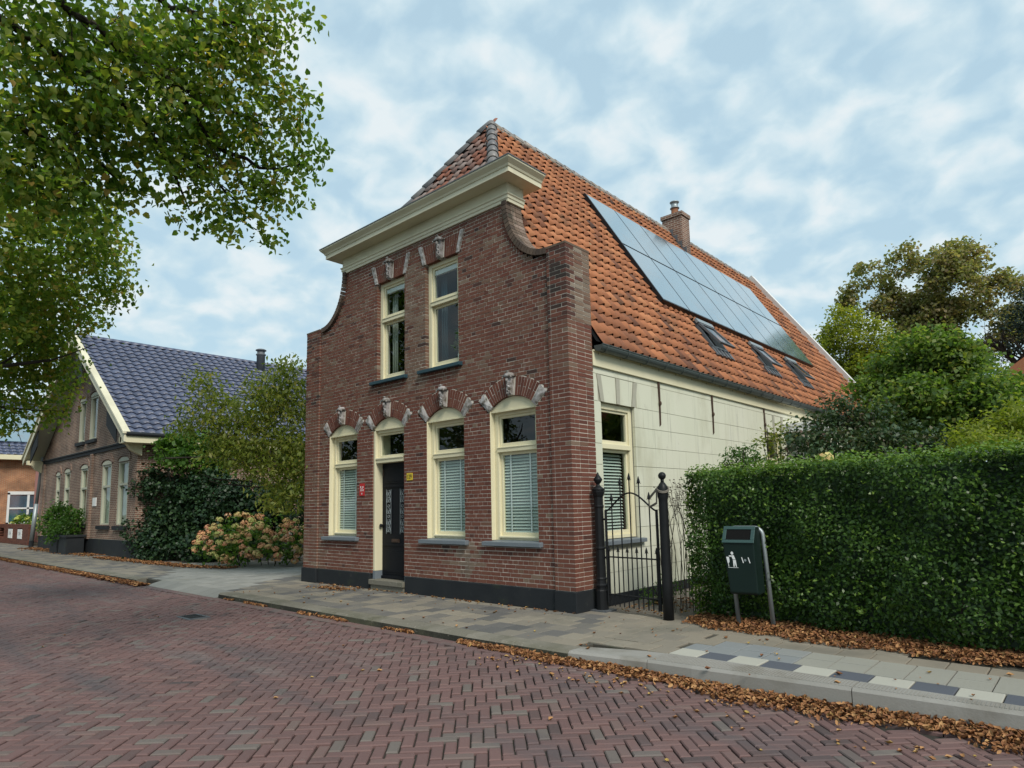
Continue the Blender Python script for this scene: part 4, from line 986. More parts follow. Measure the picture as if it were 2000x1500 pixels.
def side_window(ya, yb, za, zb, zt, bl):
    W = empty('window', (0, 0, 0), parent=house); X = -.10; b = MB(); j = .095
    b.box(X - .13, X, ya, ya + j, za, zb); b.box(X - .13, X, yb - j, yb, za, zb); b.box(X - .13, X - .002, ya + j, yb - j, zb - .1, zb); b.box(X - .13, X + .016, ya + j - .02, yb - j + .02, zt - .055, zt + .03); b.box(X - .13, X - .01, ya + j, yb - j, za, za + .06)
    bevel(b.build('frame', M['cream'], W), .006)
    s = MB(); a, c = ya + j, yb - j
    for p, q, x, wd in ((zt + .03, zb - .1, X - .03, .045), (za + .06, zt - .055, X - .05, .05)):
        s.box(x - .05, x, a, a + wd, p, q); s.box(x - .05, x, c - wd, c, p, q); s.box(x - .05, x - .001, a + wd, c - wd, q - wd, q); s.box(x - .05, x - .001, a + wd, c - wd, p, p + wd * 1.4)
    bevel(s.build('sash', M['cream'], W), .005)
    for xg, ga, gc, gz0, gz1 in ((X - .055, a + .04, c - .04, zt + .09, zb - .14), (X - .075, a + .05, c - .05, za + .12, zt - .1)):
        g = MB(); g.add([(xg, ga, gz0), (xg, gc, gz0), (xg, gc, gz1), (xg, ga, gz1)], [(0, 1, 2, 3)]); g.build('pane', M['glass'], W)
    sl = MB(); sl.prism([(-.25, za - .09), (.05, za - .09), (.05, za - .025), (-.25, za + .003)], ya - .04, yb + .12, 'y'); bevel(sl.build('sill', M['sill_grey'], W), .006)
    if bl:
        w2 = (c - a - .06) / 2; me = MB(); me.m = Matrix.Rotation(math.radians(40), 4, 'Y'); me.box(-.028, .028, -w2, w2, -.0015, .0015); me.m = None; md = me.mesh('slat')
        for i in range(25): put('slat', md, M['blind'], W, None, (-.28, (a + c) / 2, 1.17 + i * .053))
side_window(.886, 1.915, 1.042, 3.298, 2.585, True); side_window(8.004, 9.086, 1.042, 3.288, 2.585, False)
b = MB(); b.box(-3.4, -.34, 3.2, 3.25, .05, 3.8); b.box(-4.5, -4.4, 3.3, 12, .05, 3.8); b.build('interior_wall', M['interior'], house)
# iron wall anchors
for y_ in (2.80, 5.05, 7.93):
    b = MB(); b.add([(-.026, y_ - .03, 3.86), (-.026, y_ + .03, 3.86), (-.026, y_ + .014, 3.45), (-.026, y_ + .03, 3.05), (-.026, y_ - .022, 3.02), (-.026, y_ - .012, 3.45), (.0, y_ - .02, 3.86), (.0, y_ + .02, 3.86), (.002, y_ + .010, 3.45), (-.01, y_ + .02, 3.06), (-.01, y_ - .016, 3.04), (.002, y_ - .008, 3.45)],
          [(6, 7, 8, 11), (11, 8, 9, 10), (0, 6, 11, 5), (5, 11, 10, 4), (7, 1, 2, 8), (8, 2, 3, 9), (10, 9, 3, 4)]); sphere_mb(b, (0, y_, 3.46), .035, .7, 1, 1.3, 8); b.build('wall_anchor', M['rust'], house)
# back door canopy beside the shrub
b = MB(); b.box(-.03, .75, 9.2, 10.8, 3.50, 3.58); b.box(-.03, .72, 9.22, 10.78, 3.36, 3.50); b.build('canopy', M['white'], house)
# left and rear walls close the house
b = MB(); b.box(-7.72, -7.42, .65, 20.3, 0, 4.3); b.box(-7.42, -.34, 20.0, 20.3, 0, 4.3); b.build('rear_wall', M['nb_brick'], house)

# ---- things fixed to the facade
pl = MB(); pl.box(-4.035, -3.86, FY - .016, FY - .003, 2.145, 2.285); pl = bevel(pl.build('house_number_plate', M['yellow']), .004); tag(pl, 'small yellow house number plate reading 129 beside the black door', 'number plate')
tm = text_mesh('129', .115); o = put('lettering', tm, M['ink'], pl); o.rotation_euler = (math.pi / 2, 0, 0); o.location = (-3.9475, FY - .0175, 2.213); o.scale = (.86, 1, 1)
pl = MB(); pl.box(-5.605, -5.435, FY - .014, FY - .003, 1.885, 2.14); pl = bevel(pl.build('red_wall_sign', M['red']), .003); tag(pl, 'small red sign with white marks on the brick left of the door', 'sign')
b = MB(); y_ = FY - .0155
def flat(mb, pts): mb.prism(pts, y_ - .0005, y_ + .001, 'y')
c0 = -5.52
for dx, dz, r in ((-.04, .055, .02), (.04, .055, .018)): flat(b, [(c0 + dx + r * math.cos(q), 2.01 + dz + r * 1.25 * math.sin(q)) for q in [k * .785 for k in range(8)]])
for dx in (-.05, -.018, .02, .048): flat(b, [(c0 + dx, 1.98), (c0 + dx + .012, 1.98), (c0 + dx + .02, 2.025), (c0 + dx + .006, 2.025)])
flat(b, [(c0 - .03, 2.035), (c0 + .04, 2.035), (c0 + .04, 2.043), (c0 - .03, 2.043)]); flat(b, [(c0 - .012, 1.915), (c0 + .014, 1.915), (c0 + .018, 1.945), (c0, 1.95)])
b.build('lettering', M['white'], pl)
# vase with a plant behind the right upper window
v = empty('flower_vase', (-2.72, .34, 4.27), 'white vase with a leafy plant behind the right upper window', 'vase')
b = MB(); b.lathe([(.05, 0), (.10, .1), (.11, .2), (.07, .28), (.06, .3)], (-2.72, .34, 4.27), 14); b.build('vase', M['white'], v, smooth=True)
foliage('leaves', [((-2.72, .36, 4.85), (.2, .12, .3))], 14, 5, .06, .2, M['green'], v, (.2, .5), width=.35)

# ================================================================== neighbour's house on the left
nb = empty('gabled_house', (-27, .46, 0), 'dark brown brick house with steep blue-grey tiled roof on the left', 'house')
NY, NX0, NX1, NC = .46, -33.8, -20.07, -26.93
ZR, ZE = 9.45, 4.45; BY = -.25
def nz(x, base=ZE): return ZR - abs(x - NC) * (ZR - ZE) / 7.4
NWIN = [(-31.36, -30.6, 1.45, 3.50, 0), (-29.9, -28.95, 1.45, 3.58, 0), (-27.35, -26.3, 1.2, 3.62, 0), (-24.4, -23.2, 1.15, 3.62, 0), (-22.4, -21.2, 1.15, 3.65, 0), (-28.06, -27.1, 4.8, 6.68, 1), (-26.48, -25.4, 4.8, 6.72, 1)]
b = MB(); zcut = [0]; step = .12; z = 0.0
while z < 9.2:
    z1 = z + step; zm = z + step / 2
    hw = 6.87 if zm < 4.5 else min(6.87, (ZR - .22 - zm) / ((ZR - ZE) / 7.4))
    if hw <= 0.05: break
    for a, c in clip_out(NC - hw, NC + hw, sorted((x0, x1) for x0, x1, za, zb, u in NWIN if za < zm < zb)): b.box(a, c, NY, NY + .3, z, z1)
    z = z1
b.box(NX1 - .3, NX1, NY + .3, 14, 0, 4.6); b.box(NX0, NX0 + .3, NY + .3, 14, 0, 4.6); b.build('wall', M['nb_brick'], nb)
b = MB(); b.box(NX0 - .06, NX1 + .06, NY - .05, NY, 4.16, 4.34); b.box(NX0 - .06, NX1 + .1, NY - .1, NY, 4.30, 4.36); b.box(NX1, NX1 + .06, NY, 14, 4.16, 4.36); b.build('band_course', M['plinth'], nb)
b = MB(); b.box(NX0 - .04, NX1 + .04, NY - .04, NY, 0, .62); b.box(NX1, NX1 + .04, NY, 14, 0, .62); b.build('plinth', M['plinth'], nb)
for xa, xb in ((-25.8, -25.55), (NX1 - .5, NX1 + .03), (NX0 - .03, NX0 + .5)): b = MB(); b.box(xa, xb, NY - .09, NY, .6, 4.16); b.build('pilaster', M['nb_brick'], nb)
for x0, x1, za, zb, u in NWIN:
    W = empty('window', (0, 0, 0), parent=nb); b = MB(); j = .13; xc = (x0 + x1) / 2; hw = (x1 - x0) / 2
    arc_ = [(xc + hw * math.cos(math.pi * i / 8), zb - .02 + .16 * math.sin(math.pi * i / 8)) for i in range(9)]
    b.box(x0, x0 + j, NY + .02, NY + .16, za, zb); b.box(x1 - j, x1, NY + .02, NY + .16, za, zb); b.box(x0 + j, x1 - j, NY + .04, NY + .16, zb - .1, zb); b.box(x0 + j, x1 - j, NY + .04, NY + .16, za, za + .1)
    if not u: b.box(x0 + j, x1 - j, NY + .03, NY + .16, za + (zb - za) * .62, za + (zb - za) * .62 + .09)
    b.build('frame', M['nb_trim'], W)
    b = MB(); b.prism(arc_, NY - .005, NY + .1, 'y'); b.build('arch_panel', M['nb_trim'], W)
    b = MB(); A2 = [(xc + (hw + .05) * math.cos(math.pi * i / 8), zb + .0 + .2 * math.sin(math.pi * i / 8)) for i in range(9)]; A3 = [(xc + (hw + .22) * math.cos(math.pi * i / 8), zb + .05 + .42 * math.sin(math.pi * i / 8)) for i in range(9)]
    for i in range(8): b.prism([A2[i], A2[i + 1], A3[i + 1], A3[i]][::-1], NY - .03, NY + .02, 'y')
    b.build('brick_arch', M['ch_brick'], W)
    b = MB(); b.add([(x0 + j, NY + .1, za + .1), (x1 - j, NY + .1, za + .1), (x1 - j, NY + .1, zb - .1), (x0 + j, NY + .1, zb - .1)], [(0, 1, 2, 3)]); b.build('pane', M['glass'], W)
    b = MB(); b.box(x0, x1, NY + .2, NY + .22, za + .05, zb) if not u else b.box(x0, x1, NY + .16, NY + .18, za, zb); b.build('curtain', M['interior'] if u else M['curtain'], W)
    b = MB(); b.box(x0 - .12, x1 + .12, NY - .1, NY + .05, za - .14, za); b.build('sill', M['plinth'], W)
b = MB(); b.box(-25.35, -24.9, NY - .03, NY, 1.95, 2.3); tag(b.build('white_plaque', M['white']), 'white rectangular plaque between windows of the dark brick house', 'plaque')
# roof of the neighbour
SDn = Vector((-7.4, 0, ZR - ZE)).normalized(); NDn = Vector((ZR - ZE, 0, 7.4)).normalized(); EN = Vector((NC + 7.42, 0, ZE + .02)); SLn = math.hypot(7.4, ZR - ZE)
def Sn(y, s, h=0): return EN + Vector((0, y, 0)) + SDn * s + NDn * h
b = MB(); YB2 = 13.5
b.add([tuple(Sn(y, s, -.05)) for y, s in ((BY, 0), (YB2, 0), (YB2, SLn), (BY, SLn))], [(0, 1, 2, 3)])
b.add([(2 * NC - p[0], p[1], p[2]) for p in [tuple(Sn(y, s, 0)) for y, s in ((BY, 0), (YB2, 0), (YB2, SLn), (BY, SLn))]], [(3, 2, 1, 0)])
nroof = b.build('roof', M['nb_tile'], nb)
TP2, TG2 = .36, .40
def tile2(mb, t):
    n = 9; vs = []
    for v, lift in ((-.03, .062), (TG2 + .02, .008)):
        for i in range(n):
            u = i / (n - 1); vs.append((u * TP2, v + (.03 * math.cos(2 * math.pi * u) if v < 0 else 0), lift + .035 * math.sin(2 * math.pi * u)))
    for i in range(n):
        u = i / (n - 1); vs.append((u * TP2, -.03 + .03 * math.cos(2 * math.pi * u), .062 + .035 * math.sin(2 * math.pi * u) - .022))
    mb.add(vs, [(i, i + 1, n + i + 1, n + i) for i in range(n - 1)] + [(2 * n + i, 2 * n + i + 1, i + 1, i) for i in range(n - 1)], t)
base = Matrix(((0, SDn.x, NDn.x, 0), (1, SDn.y, NDn.y, 0), (0, SDn.z, NDn.z, 0), (0, 0, 0, 1))); L = []
for j in range(int(SLn / TG2)):
    for i in range(int((YB2 - BY) / TP2)): p = Sn(BY + .16 + i * TP2, j * TG2); L.append((dist2(p), p))
L.sort(key=lambda q: q[0]); fb = MB()
for k, (d, p) in enumerate(L):
    t = min(1, max(0, random.gauss(.5, .15))); Mx = Matrix.Translation(p) @ base
    if k < 300:
        tb = round(t * 6) / 6; key = ('nbt', tb)
        if key not in CACHE: w = MB(); tile2(w, tb); CACHE[key] = w.mesh('roof_tile', True)
        o = put('roof_tile', CACHE[key], M['nb_tile'], nroof); o.matrix_basis = Mx
    else: fb.m = Mx; tile2(fb, t)
fb.m = None; fb.build('roof_tiles', M['nb_tile'], nroof, smooth=True, kind='stuff')
for i in range(36): half_tile((NC, BY + i * .38, ZR + .0), (NC, BY + (i + 1.06) * .38, ZR + .01), .13, .115, .5, nroof, M['nb_tile'])
b = MB()
for sgn in (1, -1):
    X = lambda x: NC + sgn * x
    for (o0, o1, ya, yb, mm) in ((.0, .34, BY - .06, BY, 0),):
        q = [(X(0), ZR + .1), (X(7.55), ZE + .02 - .0), (X(7.55), ZE - .3), (X(0), ZR - .32)]
        b.prism(q if sgn == -1 else q[::-1], ya, yb, 'y')
    q = [(X(0), ZR + .14), (X(7.6), ZE + .06), (X(7.6), ZE - .02), (X(0), ZR + .04)]
    b.prism(q if sgn == -1 else q[::-1], BY - .12, BY + .12, 'y')
b.build('bargeboard', M['cornice'], nb)
b = MB()
for sgn in (1, -1):                                                   # boarded soffit behind the bargeboard and brackets
    X = lambda x: NC + sgn * x
    q = [(X(.0), ZR - .1), (X(7.4), ZE - .1), (X(7.4), ZE - .16), (X(0), ZR - .17)]
    b.prism(q if sgn == -1 else q[::-1], BY, NY, 'y')
b.build('soffit', M['nb_trim'], nb)
b = MB()
for sgn in (1, -1):
    X = lambda x: NC + sgn * x
    q = [(X(.6), ZR - .55), (X(1.6), ZR - 1.22), (X(1.6), ZR - 2.4), (X(.6), ZR - 1.75)]
    b.prism(q if sgn == -1 else q[::-1], BY + .02, BY + .06, 'y'); q = [(X(5.2), ZE + 1.25), (X(6.4), ZE + .45), (X(6.4), ZE - .25), (X(5.2), ZE + .5)]; b.prism(q if sgn == -1 else q[::-1], BY + .02, BY + .06, 'y')
b.build('gable_board', M['plinth'], nb)
for x in (NC - 6.95, NC + 6.95):
    b = MB(); b.prism([(NY, ZE - .1), (BY, ZE - .1), (BY, ZE - .3), (BY + .2, ZE - .34), (BY + .35, ZE - .55), (NY, ZE - .75)], x - .12, x + .12, 'x'); b.build('console', M['cream'], nb)
b = MB(); b.box(NC + 6.9, NC + 7.55, BY, 14, ZE - .32, ZE - .05); b.build('eaves_board', M['cream'], nb)
b = MB(); b.tube([(NC + 7.58, BY, ZE - .02), (NC + 7.58, 14, ZE - .02)], .075, 8); b.build('gutter', M['plinth'], nb)
fl = empty('flue_pipe', (0, 0, 0), parent=nb); P_ = Sn(8.0, SLn - .9)
b = MB(); b.lathe([(.21, -.3), (.21, .75), (.25, .78), (.25, .84), (.19, .86), (.19, 1.0), (.27, 1.02), (.27, 1.06), (.2, 1.1)], tuple(P_), 12); b.build('pipe', M['lead'], fl, smooth=True)
b = MB()
vs = [tuple(Sn(y, s, h)) for h in (.05, .12) for y, s in ((5.1, 2.0), (6.3, 2.0), (6.3, 3.3), (5.1, 3.3))]; b.add(vs, [(0, 1, 2, 3), (7, 6, 5, 4), (0, 4, 5, 1), (1, 5, 6, 2), (2, 6, 7, 3), (3, 7, 4, 0)]); sk = b.build('roof_window', M['lead'], nb)
b = MB(); vs = [tuple(Sn(y, s, .125)) for y, s in ((5.2, 2.12), (6.2, 2.12), (6.2, 3.2), (5.2, 3.2))]; b.add(vs, [(0, 1, 2, 3)]); b.build('pane', M['solar'], sk)

# far orange-brick house
fh = empty('orange_house', (-52, 3, 0), 'far orange brick house with blue-black roof and solar panels', 'house')
b = MB(); b.box(-60, -46, -4.5, 16, 0, 5.6); b.build('wall', M['or_brick'], fh)
b = MB(); fx = -45.6
b.add([(fx, -4.8, 5.5), (fx, 16, 5.5), (-53, 16, 10.2), (-53, -4.8, 10.2)], [(0, 1, 2, 3)]); b.add([(-60.4, -4.8, 5.5), (-60.4, 16, 5.5), (-53, 16, 10.2), (-53, -4.8, 10.2)], [(3, 2, 1, 0)])
froof = b.build('roof', M['nb_tile'], fh)
SDf = Vector((-7.4, 0, 4.7)).normalized(); NDf = Vector((4.7, 0, 7.4)).normalized(); basef = Matrix(((0, SDf.x, NDf.x, 0), (1, 0, 0, 0), (0, SDf.z, NDf.z, 0), (0, 0, 0, 1)))
fb = MB()
for j in range(21):
    for i in range(36): fb.m = Matrix.Translation(Vector((fx, -4.8 + i * TP2, 5.52)) + SDf * (j * TG2)) @ basef; tile2(fb, random.gauss(.5, .15))
fb.m = None; fb.build('roof_tiles', M['nb_tile'], froof, smooth=True, kind='stuff')
for i in range(3):
    for j in range(2):
        b = MB(); p0 = Vector((fx, .2 + i * 1.7, 5.5)) + SDf * (1.6 + j * 2.6) + NDf * .12
        vs = [tuple(p0 + Vector((0, dy, 0)) + SDf * ds + NDf * dn) for dn in (0, .06) for dy, ds in ((0, 0), (1.66, 0), (1.66, 2.55), (0, 2.55))]
        b.add(vs, [(0, 1, 2, 3), (7, 6, 5, 4), (0, 4, 5, 1), (1, 5, 6, 2), (2, 6, 7, 3), (3, 7, 4, 0)]); b.build('solar_panel', M['solar'], fh)
b = MB(); b.box(-46.1, fx + .25, -4.8, 16, 5.2, 5.5); b.build('eaves_board', M['cream'], fh)
for y0, y1, z0, z1 in ((1.2, 3.4, 1.1, 3.1), (-2.5, -1.4, 1.6, 3.0), (-2.4, -1.5, 3.9, 5.0)):
    W = empty('window', (0, 0, 0), parent=fh); b = MB(); b.box(-46.02, -45.9, y0, y0 + .12, z0, z1); b.box(-46.02, -45.9, y1 - .12, y1, z0, z1); b.box(-46.02, -45.9, y0, y1, z1 - .12, z1 + .08); b.box(-46.02, -45.9, y0, y1, z0, z0 + .1); b.box(-46.02, -45.92, (y0 + y1) / 2 - .06, (y0 + y1) / 2 + .06, z0, z1); b.box(-46.02, -45.92, y0, y1, (z0 + z1) / 2 - .05, (z0 + z1) / 2 + .05); b.build('frame', M['white'], W)
    b = MB(); b.box(-45.99, -45.97, y0, y1, z0, z1); b.build('pane', M['solar'], W)
# pink wall house between them
b = MB(); b.box(-44, -40, 2.2, 9, 0, 5.0); ph = b.build('pink_house', M['pink'] if 'pink' in M else mat('pink_plaster', [(.40, .18, .16), (.48, .24, .21)], rough=.9, tint=False)); tag(ph, 'pink plastered house seen as a strip beyond the dark brick house', 'house')
b = MB(); b.box(-44.3, -39.8, 2.0, 9.2, 5.0, 5.25); b.build('eaves_board', M['cream'], ph)

# low garden wall with number boards
lw = empty('garden_wall', (-39.5, 1.2, 0), 'low red-brown brick garden wall with openings by the lamp post', 'wall')
def wl_at(px): return onz(px)
b = MB(); GX0, GX1, GY = -46, -37.6, .75
for k in range(15):
    z0 = .02 + k * .075; x = GX0 + (.12 if k % 2 else 0)
    while x < GX1:
        xe = min(GX1, x + .235)
        if not (3 < k < 12 and any(a < (x + xe) / 2 < a + 1.25 for a in (-44.9, -42.6, -40.2))): b.box(x + .005, xe - .005, GY, GY + .25, z0, z0 + .066, U(.2, .5))
        x = xe
b.build('brickwork', M['brick'], lw, kind='stuff')
for a, txt in ((-42.45, '114'), (-40.05, '114')):
    o = MB(); o.box(a, a + .95, GY - .02, GY + .02, .33, .86); o = o.build('number_board', M['white']); tag(o, 'pale number board in the wall opening ' + ('nearest the lamp post' if a > -41 else 'farther from the lamp post'), 'number board', 'number boards in the low wall')
    tm = text_mesh(txt, .3); q = put('lettering', tm, M['ink'], o); q.rotation_euler = (math.pi / 2, 0, 0); q.location = (a + .47, GY - .022, .6)
# lamp post
lp = empty('lamp_post', (-34.3, .25, 0), 'grey leaning lamp post beside the low garden wall', 'lamp post')
b = MB(); b.tube([(-34.3, .25, .35), (-34.15, .32, 2.2)], [.10, .095], 10); b.tube([(-34.15, .32, 2.15), (-33.8, .48, 6.6)], [.075, .055], 10); b.build('pole', M['galv'], lp, smooth=True)
b = MB(); b.tube([(-34.33, .24, -.02), (-34.3, .25, .36)], .105, 10); b.build('base_sleeve', M['plinth'], lp)
b = MB(); b.box(-34.2, -33.7, -.5, .6, 6.6, 6.72); b.build('lantern', M['galv'], lp)

# ================================================================== garden gate and posts
pA = empty('gate_post', (.14, .47, 0), 'black cast iron gate post with urn finial against the brick corner', 'gate post')
o3 = (.14, .47, 0)
b = MB(); b.lathe([(.095, 0), (.095, .30), (.085, .32), (.085, .36), (.10, .37), (.10, .39), (.082, .41), (.078, .46), (.085, .47), (.085, .485), (.076, .50), (.072, .92), (.085, .93), (.085, .95), (.072, .965), (.068, 1.55), (.078, 1.57), (.078, 1.59), (.07, 1.60), (.07, 1.72), (.085, 1.75), (.10, 1.80), (.10, 1.83)], o3, 10); b.build('shaft', M['iron'], pA)
b = MB(); b.lathe([(.105, 1.83), (.10, 1.85), (.05, 1.885), (.028, 1.91), (.028, 1.925), (.05, 1.95), (.068, 1.985), (.07, 2.0), (.05, 2.03), (.028, 2.06), (.02, 2.075), (.012, 2.10), (.002, 2.11)], o3, 14); b.build('finial', M['iron'], pA, smooth=True)
b = MB(); b.box(.0, .30, .33, .62, -.012, .02); b.build('base_plate', M['lead'], pA)
pB = empty('gate_post', (1.336, .335, 0), 'black round gate post with ball finial beside the hedge', 'gate post')
o4 = (1.336, .335, 0)
b = MB(); b.lathe([(.075, -.02), (.072, .5), (.064, 1.62), (.066, 1.66), (.076, 1.70), (.076, 1.80), (.064, 1.85), (.045, 1.885), (.022, 1.91)], o4, 16); b.build('shaft', M['iron'], pB, smooth=True)
b = MB(); b.lathe([(.022, 1.90), (.026, 1.95)], o4, 12); sphere_mb(b, (1.336, .335, 1.995), .056, n=16); b.build('ball', M['iron'], pB, smooth=True)
gate = empty('garden_gate', (.7, .41, 0), 'black wrought iron garden gate with arched top and spear points', 'gate')
gA, gB = Vector((.27, .46, 0)), Vector((1.21, .355, 0)); gd = gB - gA
def G(f, z): p = gA + gd * f; return (p.x, p.y, z)
def topz(f): return 1.50 + .27 * (math.sin(math.pi * min(1, max(0, (f - .0) / 1.0))) ** 1.4)
def bar(name, f, z0, z1, r, spear=None):
    b = MB(); b.tube([G(f, z0), G(f, z1)], r, 6)
    o = b.build(name, M['iron'], gate)
    if spear:
        s = MB(); p = G(f, z1); k = spear
        s.lathe([(.010 * k, -.02), (.016 * k, 0), (.026 * k, .02), (.004, .10 * k)], p, 8)
        for sg in (-1, 1): s.tube([(p[0], p[1], p[2] - .02), (p[0] + sg * .022 * k, p[1], p[2] + .012 * k), (p[0] + sg * .036 * k, p[1], p[2] - .012 * k)], [.007, .007, .004], 5)
        s.build('spear', M['iron'], o)
for f in (0.0, 1.0): bar('stile', f, .10 if f else .13, 1.52, .020)
for i in range(5):
    f = .13 + i * .185; bar('bar', f, .09, topz(f) + (.20 if i in (1, 2, 3) else .10), .0095, 1.0)
for i in range(6):
    f = .04 + i * .185; bar('short_bar', f, .09, .90, .0095, .8)
b = MB(); b.tube([G(f / 24, topz(f / 24)) for f in range(25)], .013, 6); b.build('arched_rail', M['iron'], gate)
for z_ in (.815, .26):
    b = MB(); b.tube([G(0, z_), G(1, z_)], .012, 6); b.build('rail', M['iron'], gate)
b = MB()
for z_ in (1.38, .8, .3): b.tube([(.19, .47, z_), G(0, z_)], .018, 6)
b.build('hinge', M['iron'], gate)
# strap holding the gate to the post
b = MB(); p0 = Vector(G(.87, topz(.87) + .11)); ring_ = [(1.336 + .085 * math.cos(t), .335 + .085 * math.sin(t), 1.82 + .05 * math.cos(t - 2.2)) for t in [2.6 - i * 5.2 / 10 for i in range(11)]]
for dz in (0, -.017): b.tube([p0 + Vector((0, 0, dz))] + [Vector(q) + Vector((0, 0, dz)) for q in ring_] + [Vector((1.25, .30, 1.62 + dz)), p0 + Vector((.01, -.01, dz - .12)), p0 + Vector((0, 0, dz))], .011, 6)
tag(b.build('strap', M['strap'], None, smooth=True), 'grey-brown strap looped from the gate round the ball-topped post', 'strap')

# ================================================================== litter bin
bn = empty('litter_bin', (2.55, .32, 0), 'dark green street litter bin with tidy-man sign on galvanised frame', 'litter bin')
PL, PR = Vector((2.343, .218, 0)), Vector((2.748, .428, 0)); ux = Vector((math.cos(.10), math.sin(.10), 0)); uy = Vector((-ux.y, ux.x, 0)); mid = (PL + PR) / 2 + Vector((0, .02, 0))
lean = 0.055
BM = Matrix(((ux.x, uy.x, 0, mid.x), (ux.y, uy.y, 0, mid.y), (0, 0, 1, 0), (0, 0, 0, 1))) @ Matrix(((1, 0, -lean, 0), (0, 1, 0, 0), (0, 0, 1, 0), (0, 0, 0, 1)))
b = MB(); b.m = BM; r = .09; hw = .215
pts = [(-hw, .05, -.05), (-hw, .05, 1.18)] + [(-hw + r - r * math.cos(t), .05, 1.18 + r * math.sin(t)) for t in [math.pi / 2 * i / 6 for i in range(1, 7)]] + [(hw - r + r * math.sin(t), .05, 1.18 + r * math.cos(t)) for t in [math.pi / 2 * i / 6 for i in range(0, 7)]] + [(hw, .05, -.05)]
b.tube(pts, .028, 10); b.build('post_frame', M['galv'], bn, smooth=True)
b = MB(); b.m = BM; w = .195                                       # body: tapering box with sloped hood
prof_ = [(-.30, 1.10), (-.275, .48), (-.25, .46), (.02, .46), (.02, 1.285), (-.16, 1.285)]
n = len(prof_); vs = [(-w + (.02 if p[1] < .6 else 0), p[0], p[1]) for p in prof_] + [(w - (.02 if p[1] < .6 else 0), p[0], p[1]) for p in prof_]
b.add(vs, [tuple(range(n)), tuple(range(2 * n - 1, n - 1, -1))] + [(i, i + n, (i + 1) % n + n, (i + 1) % n) for i in range(n)])
body = bevel(b.build('body', M['bin'], bn), .018, 3)
sl_a = Vector((0, -.30, 1.10)); sl_b = Vector((0, -.16, 1.285)); sd_ = (sl_b - sl_a).normalized(); sn = Vector((0, -sd_.z, sd_.y))
def HB(x, s, h): p = sl_a + sd_ * s + sn * h; return (x, p.y, p.z)
ln = (sl_b - sl_a).length
b = MB(); b.m = BM
for x0, x1, s0, s1 in ((-w - .004, w + .004, -.01, .035), (-w - .004, w + .004, ln - .04, ln + .01), (-w - .004, -w + .04, .035, ln - .04), (w - .045, w + .004, .035, ln - .04)):
    vs = [HB(x, s, h) for h in (.0, .014) for x, s in ((x0, s0), (x1, s0), (x1, s1), (x0, s1))]; b.add(vs, [(0, 3, 2, 1), (4, 5, 6, 7), (0, 1, 5, 4), (1, 2, 6, 5), (2, 3, 7, 6), (3, 0, 4, 7)])
bevel(b.build('hood_rim', mat('green_plastic_rim', [(.02, .05, .045), (.03, .065, .06)], rough=.4, tint=False), bn), .005)
b = MB(); b.m = BM; vs = [HB(x, s, .003) for x, s in ((-w + .035, .03), (w - .04, .03), (w - .04, ln - .035), (-w + .035, ln - .035))]; b.add(vs, [(0, 1, 2, 3)]); b.build('slot', M['dark'], bn)
# tidy-man pictogram and lock mark, flat print on the front
b = MB(); b.m = BM
def FR(x, z): q = (z - .48) / (1.10 - .48); return (x, -.275 - .025 * q - .0035, z)
def shape(pts): b.add([FR(*p) for p in pts], [tuple(range(len(pts)))])
ox, oz = -.105, .80
shape([(ox + .016 + .017 * math.cos(t * .628), oz + .168 + .02 * math.sin(t * .628)) for t in range(10)])
shape([(ox + .0, oz + .14), (ox + .035, oz + .145), (ox + .052, oz + .09), (ox + .018, oz + .09)])
shape([(ox - .03, oz + .138), (ox + .004, oz + .142), (ox + .012, oz + .122), (ox - .02, oz + .124)])
shape([(ox + .018, oz + .084), (ox + .054, oz + .084), (ox + .058, oz + .0), (ox + .046, oz + .0), (ox + .037, oz + .05)]); shape([(ox + .018, oz + .084), (ox + .037, oz + .05), (ox + .03, oz + .0), (ox + .016, oz + .0)])
shape([(ox - .062, oz + .122), (ox - .026, oz + .122), (ox - .026, oz + .062), (ox - .036, oz + .045), (ox - .052, oz + .045)]); shape([(ox - .049, oz + .045), (ox - .041, oz + .045), (ox - .037, oz + .0), (ox - .045, oz + .0)])
shape([(ox - .05, oz - .008), (ox + .075, oz - .008), (ox + .075, oz - .013), (ox - .05, oz - .013)])
for dx in (.125, .205): shape([(ox + dx, oz + .12), (ox + dx + .012, oz + .12), (ox + dx + .026, oz + .05), (ox + dx + .014, oz + .05)])
b.build('pictogram', M['white'], bn)
b = MB(); b.m = BM; b.add([FR(ox + .17 + .014 * math.cos(t * .785), oz + .085 + .016 * math.sin(t * .785)) for t in range(8)], [tuple(range(8))]); b.build('lock', M['galv'], bn)

# ================================================================== plants
# ---- hedge
hg = empty('privet_hedge', (3.4, .8, 0), 'tall clipped green hedge behind the litter bin', 'hedge')
hpath = [Vector((1.62, .62, 0)), Vector((3.4, .36, 0)), Vector((5.4, .06, 0)), Vector((7.6, -.25, 0))]
def hfront(x): return float(np.interp(x, [p.x for p in hpath], [p.y for p in hpath]))
def hz(x): return 2.02 + .03 * (x - 1.5) * .5
b = MB()
for i in range(20):
    xa, xb = 1.72 + i * .3, 2.02 + i * .3; b.box(xa, xb, hfront(xa) + .27, hfront(xa) + .85, .1, hz(xa) - .10)
b.build('core', M['ivy'], hg)
N = 44000; xs_ = RNG.uniform(1.5, 7.5, N); yf = np.interp(xs_, [p.x for p in hpath], [p.y for p in hpath]); kk = RNG.uniform(0, 1, N); zt_ = 2.02 + .015 * (xs_ - 1.5)
P = np.empty((N, 3)); Dn = np.zeros((N, 3)); TT = np.empty(N)
wob = .05 * np.sin(xs_ * 5.1) + .05 * np.sin(xs_ * 2.3 + 1) 
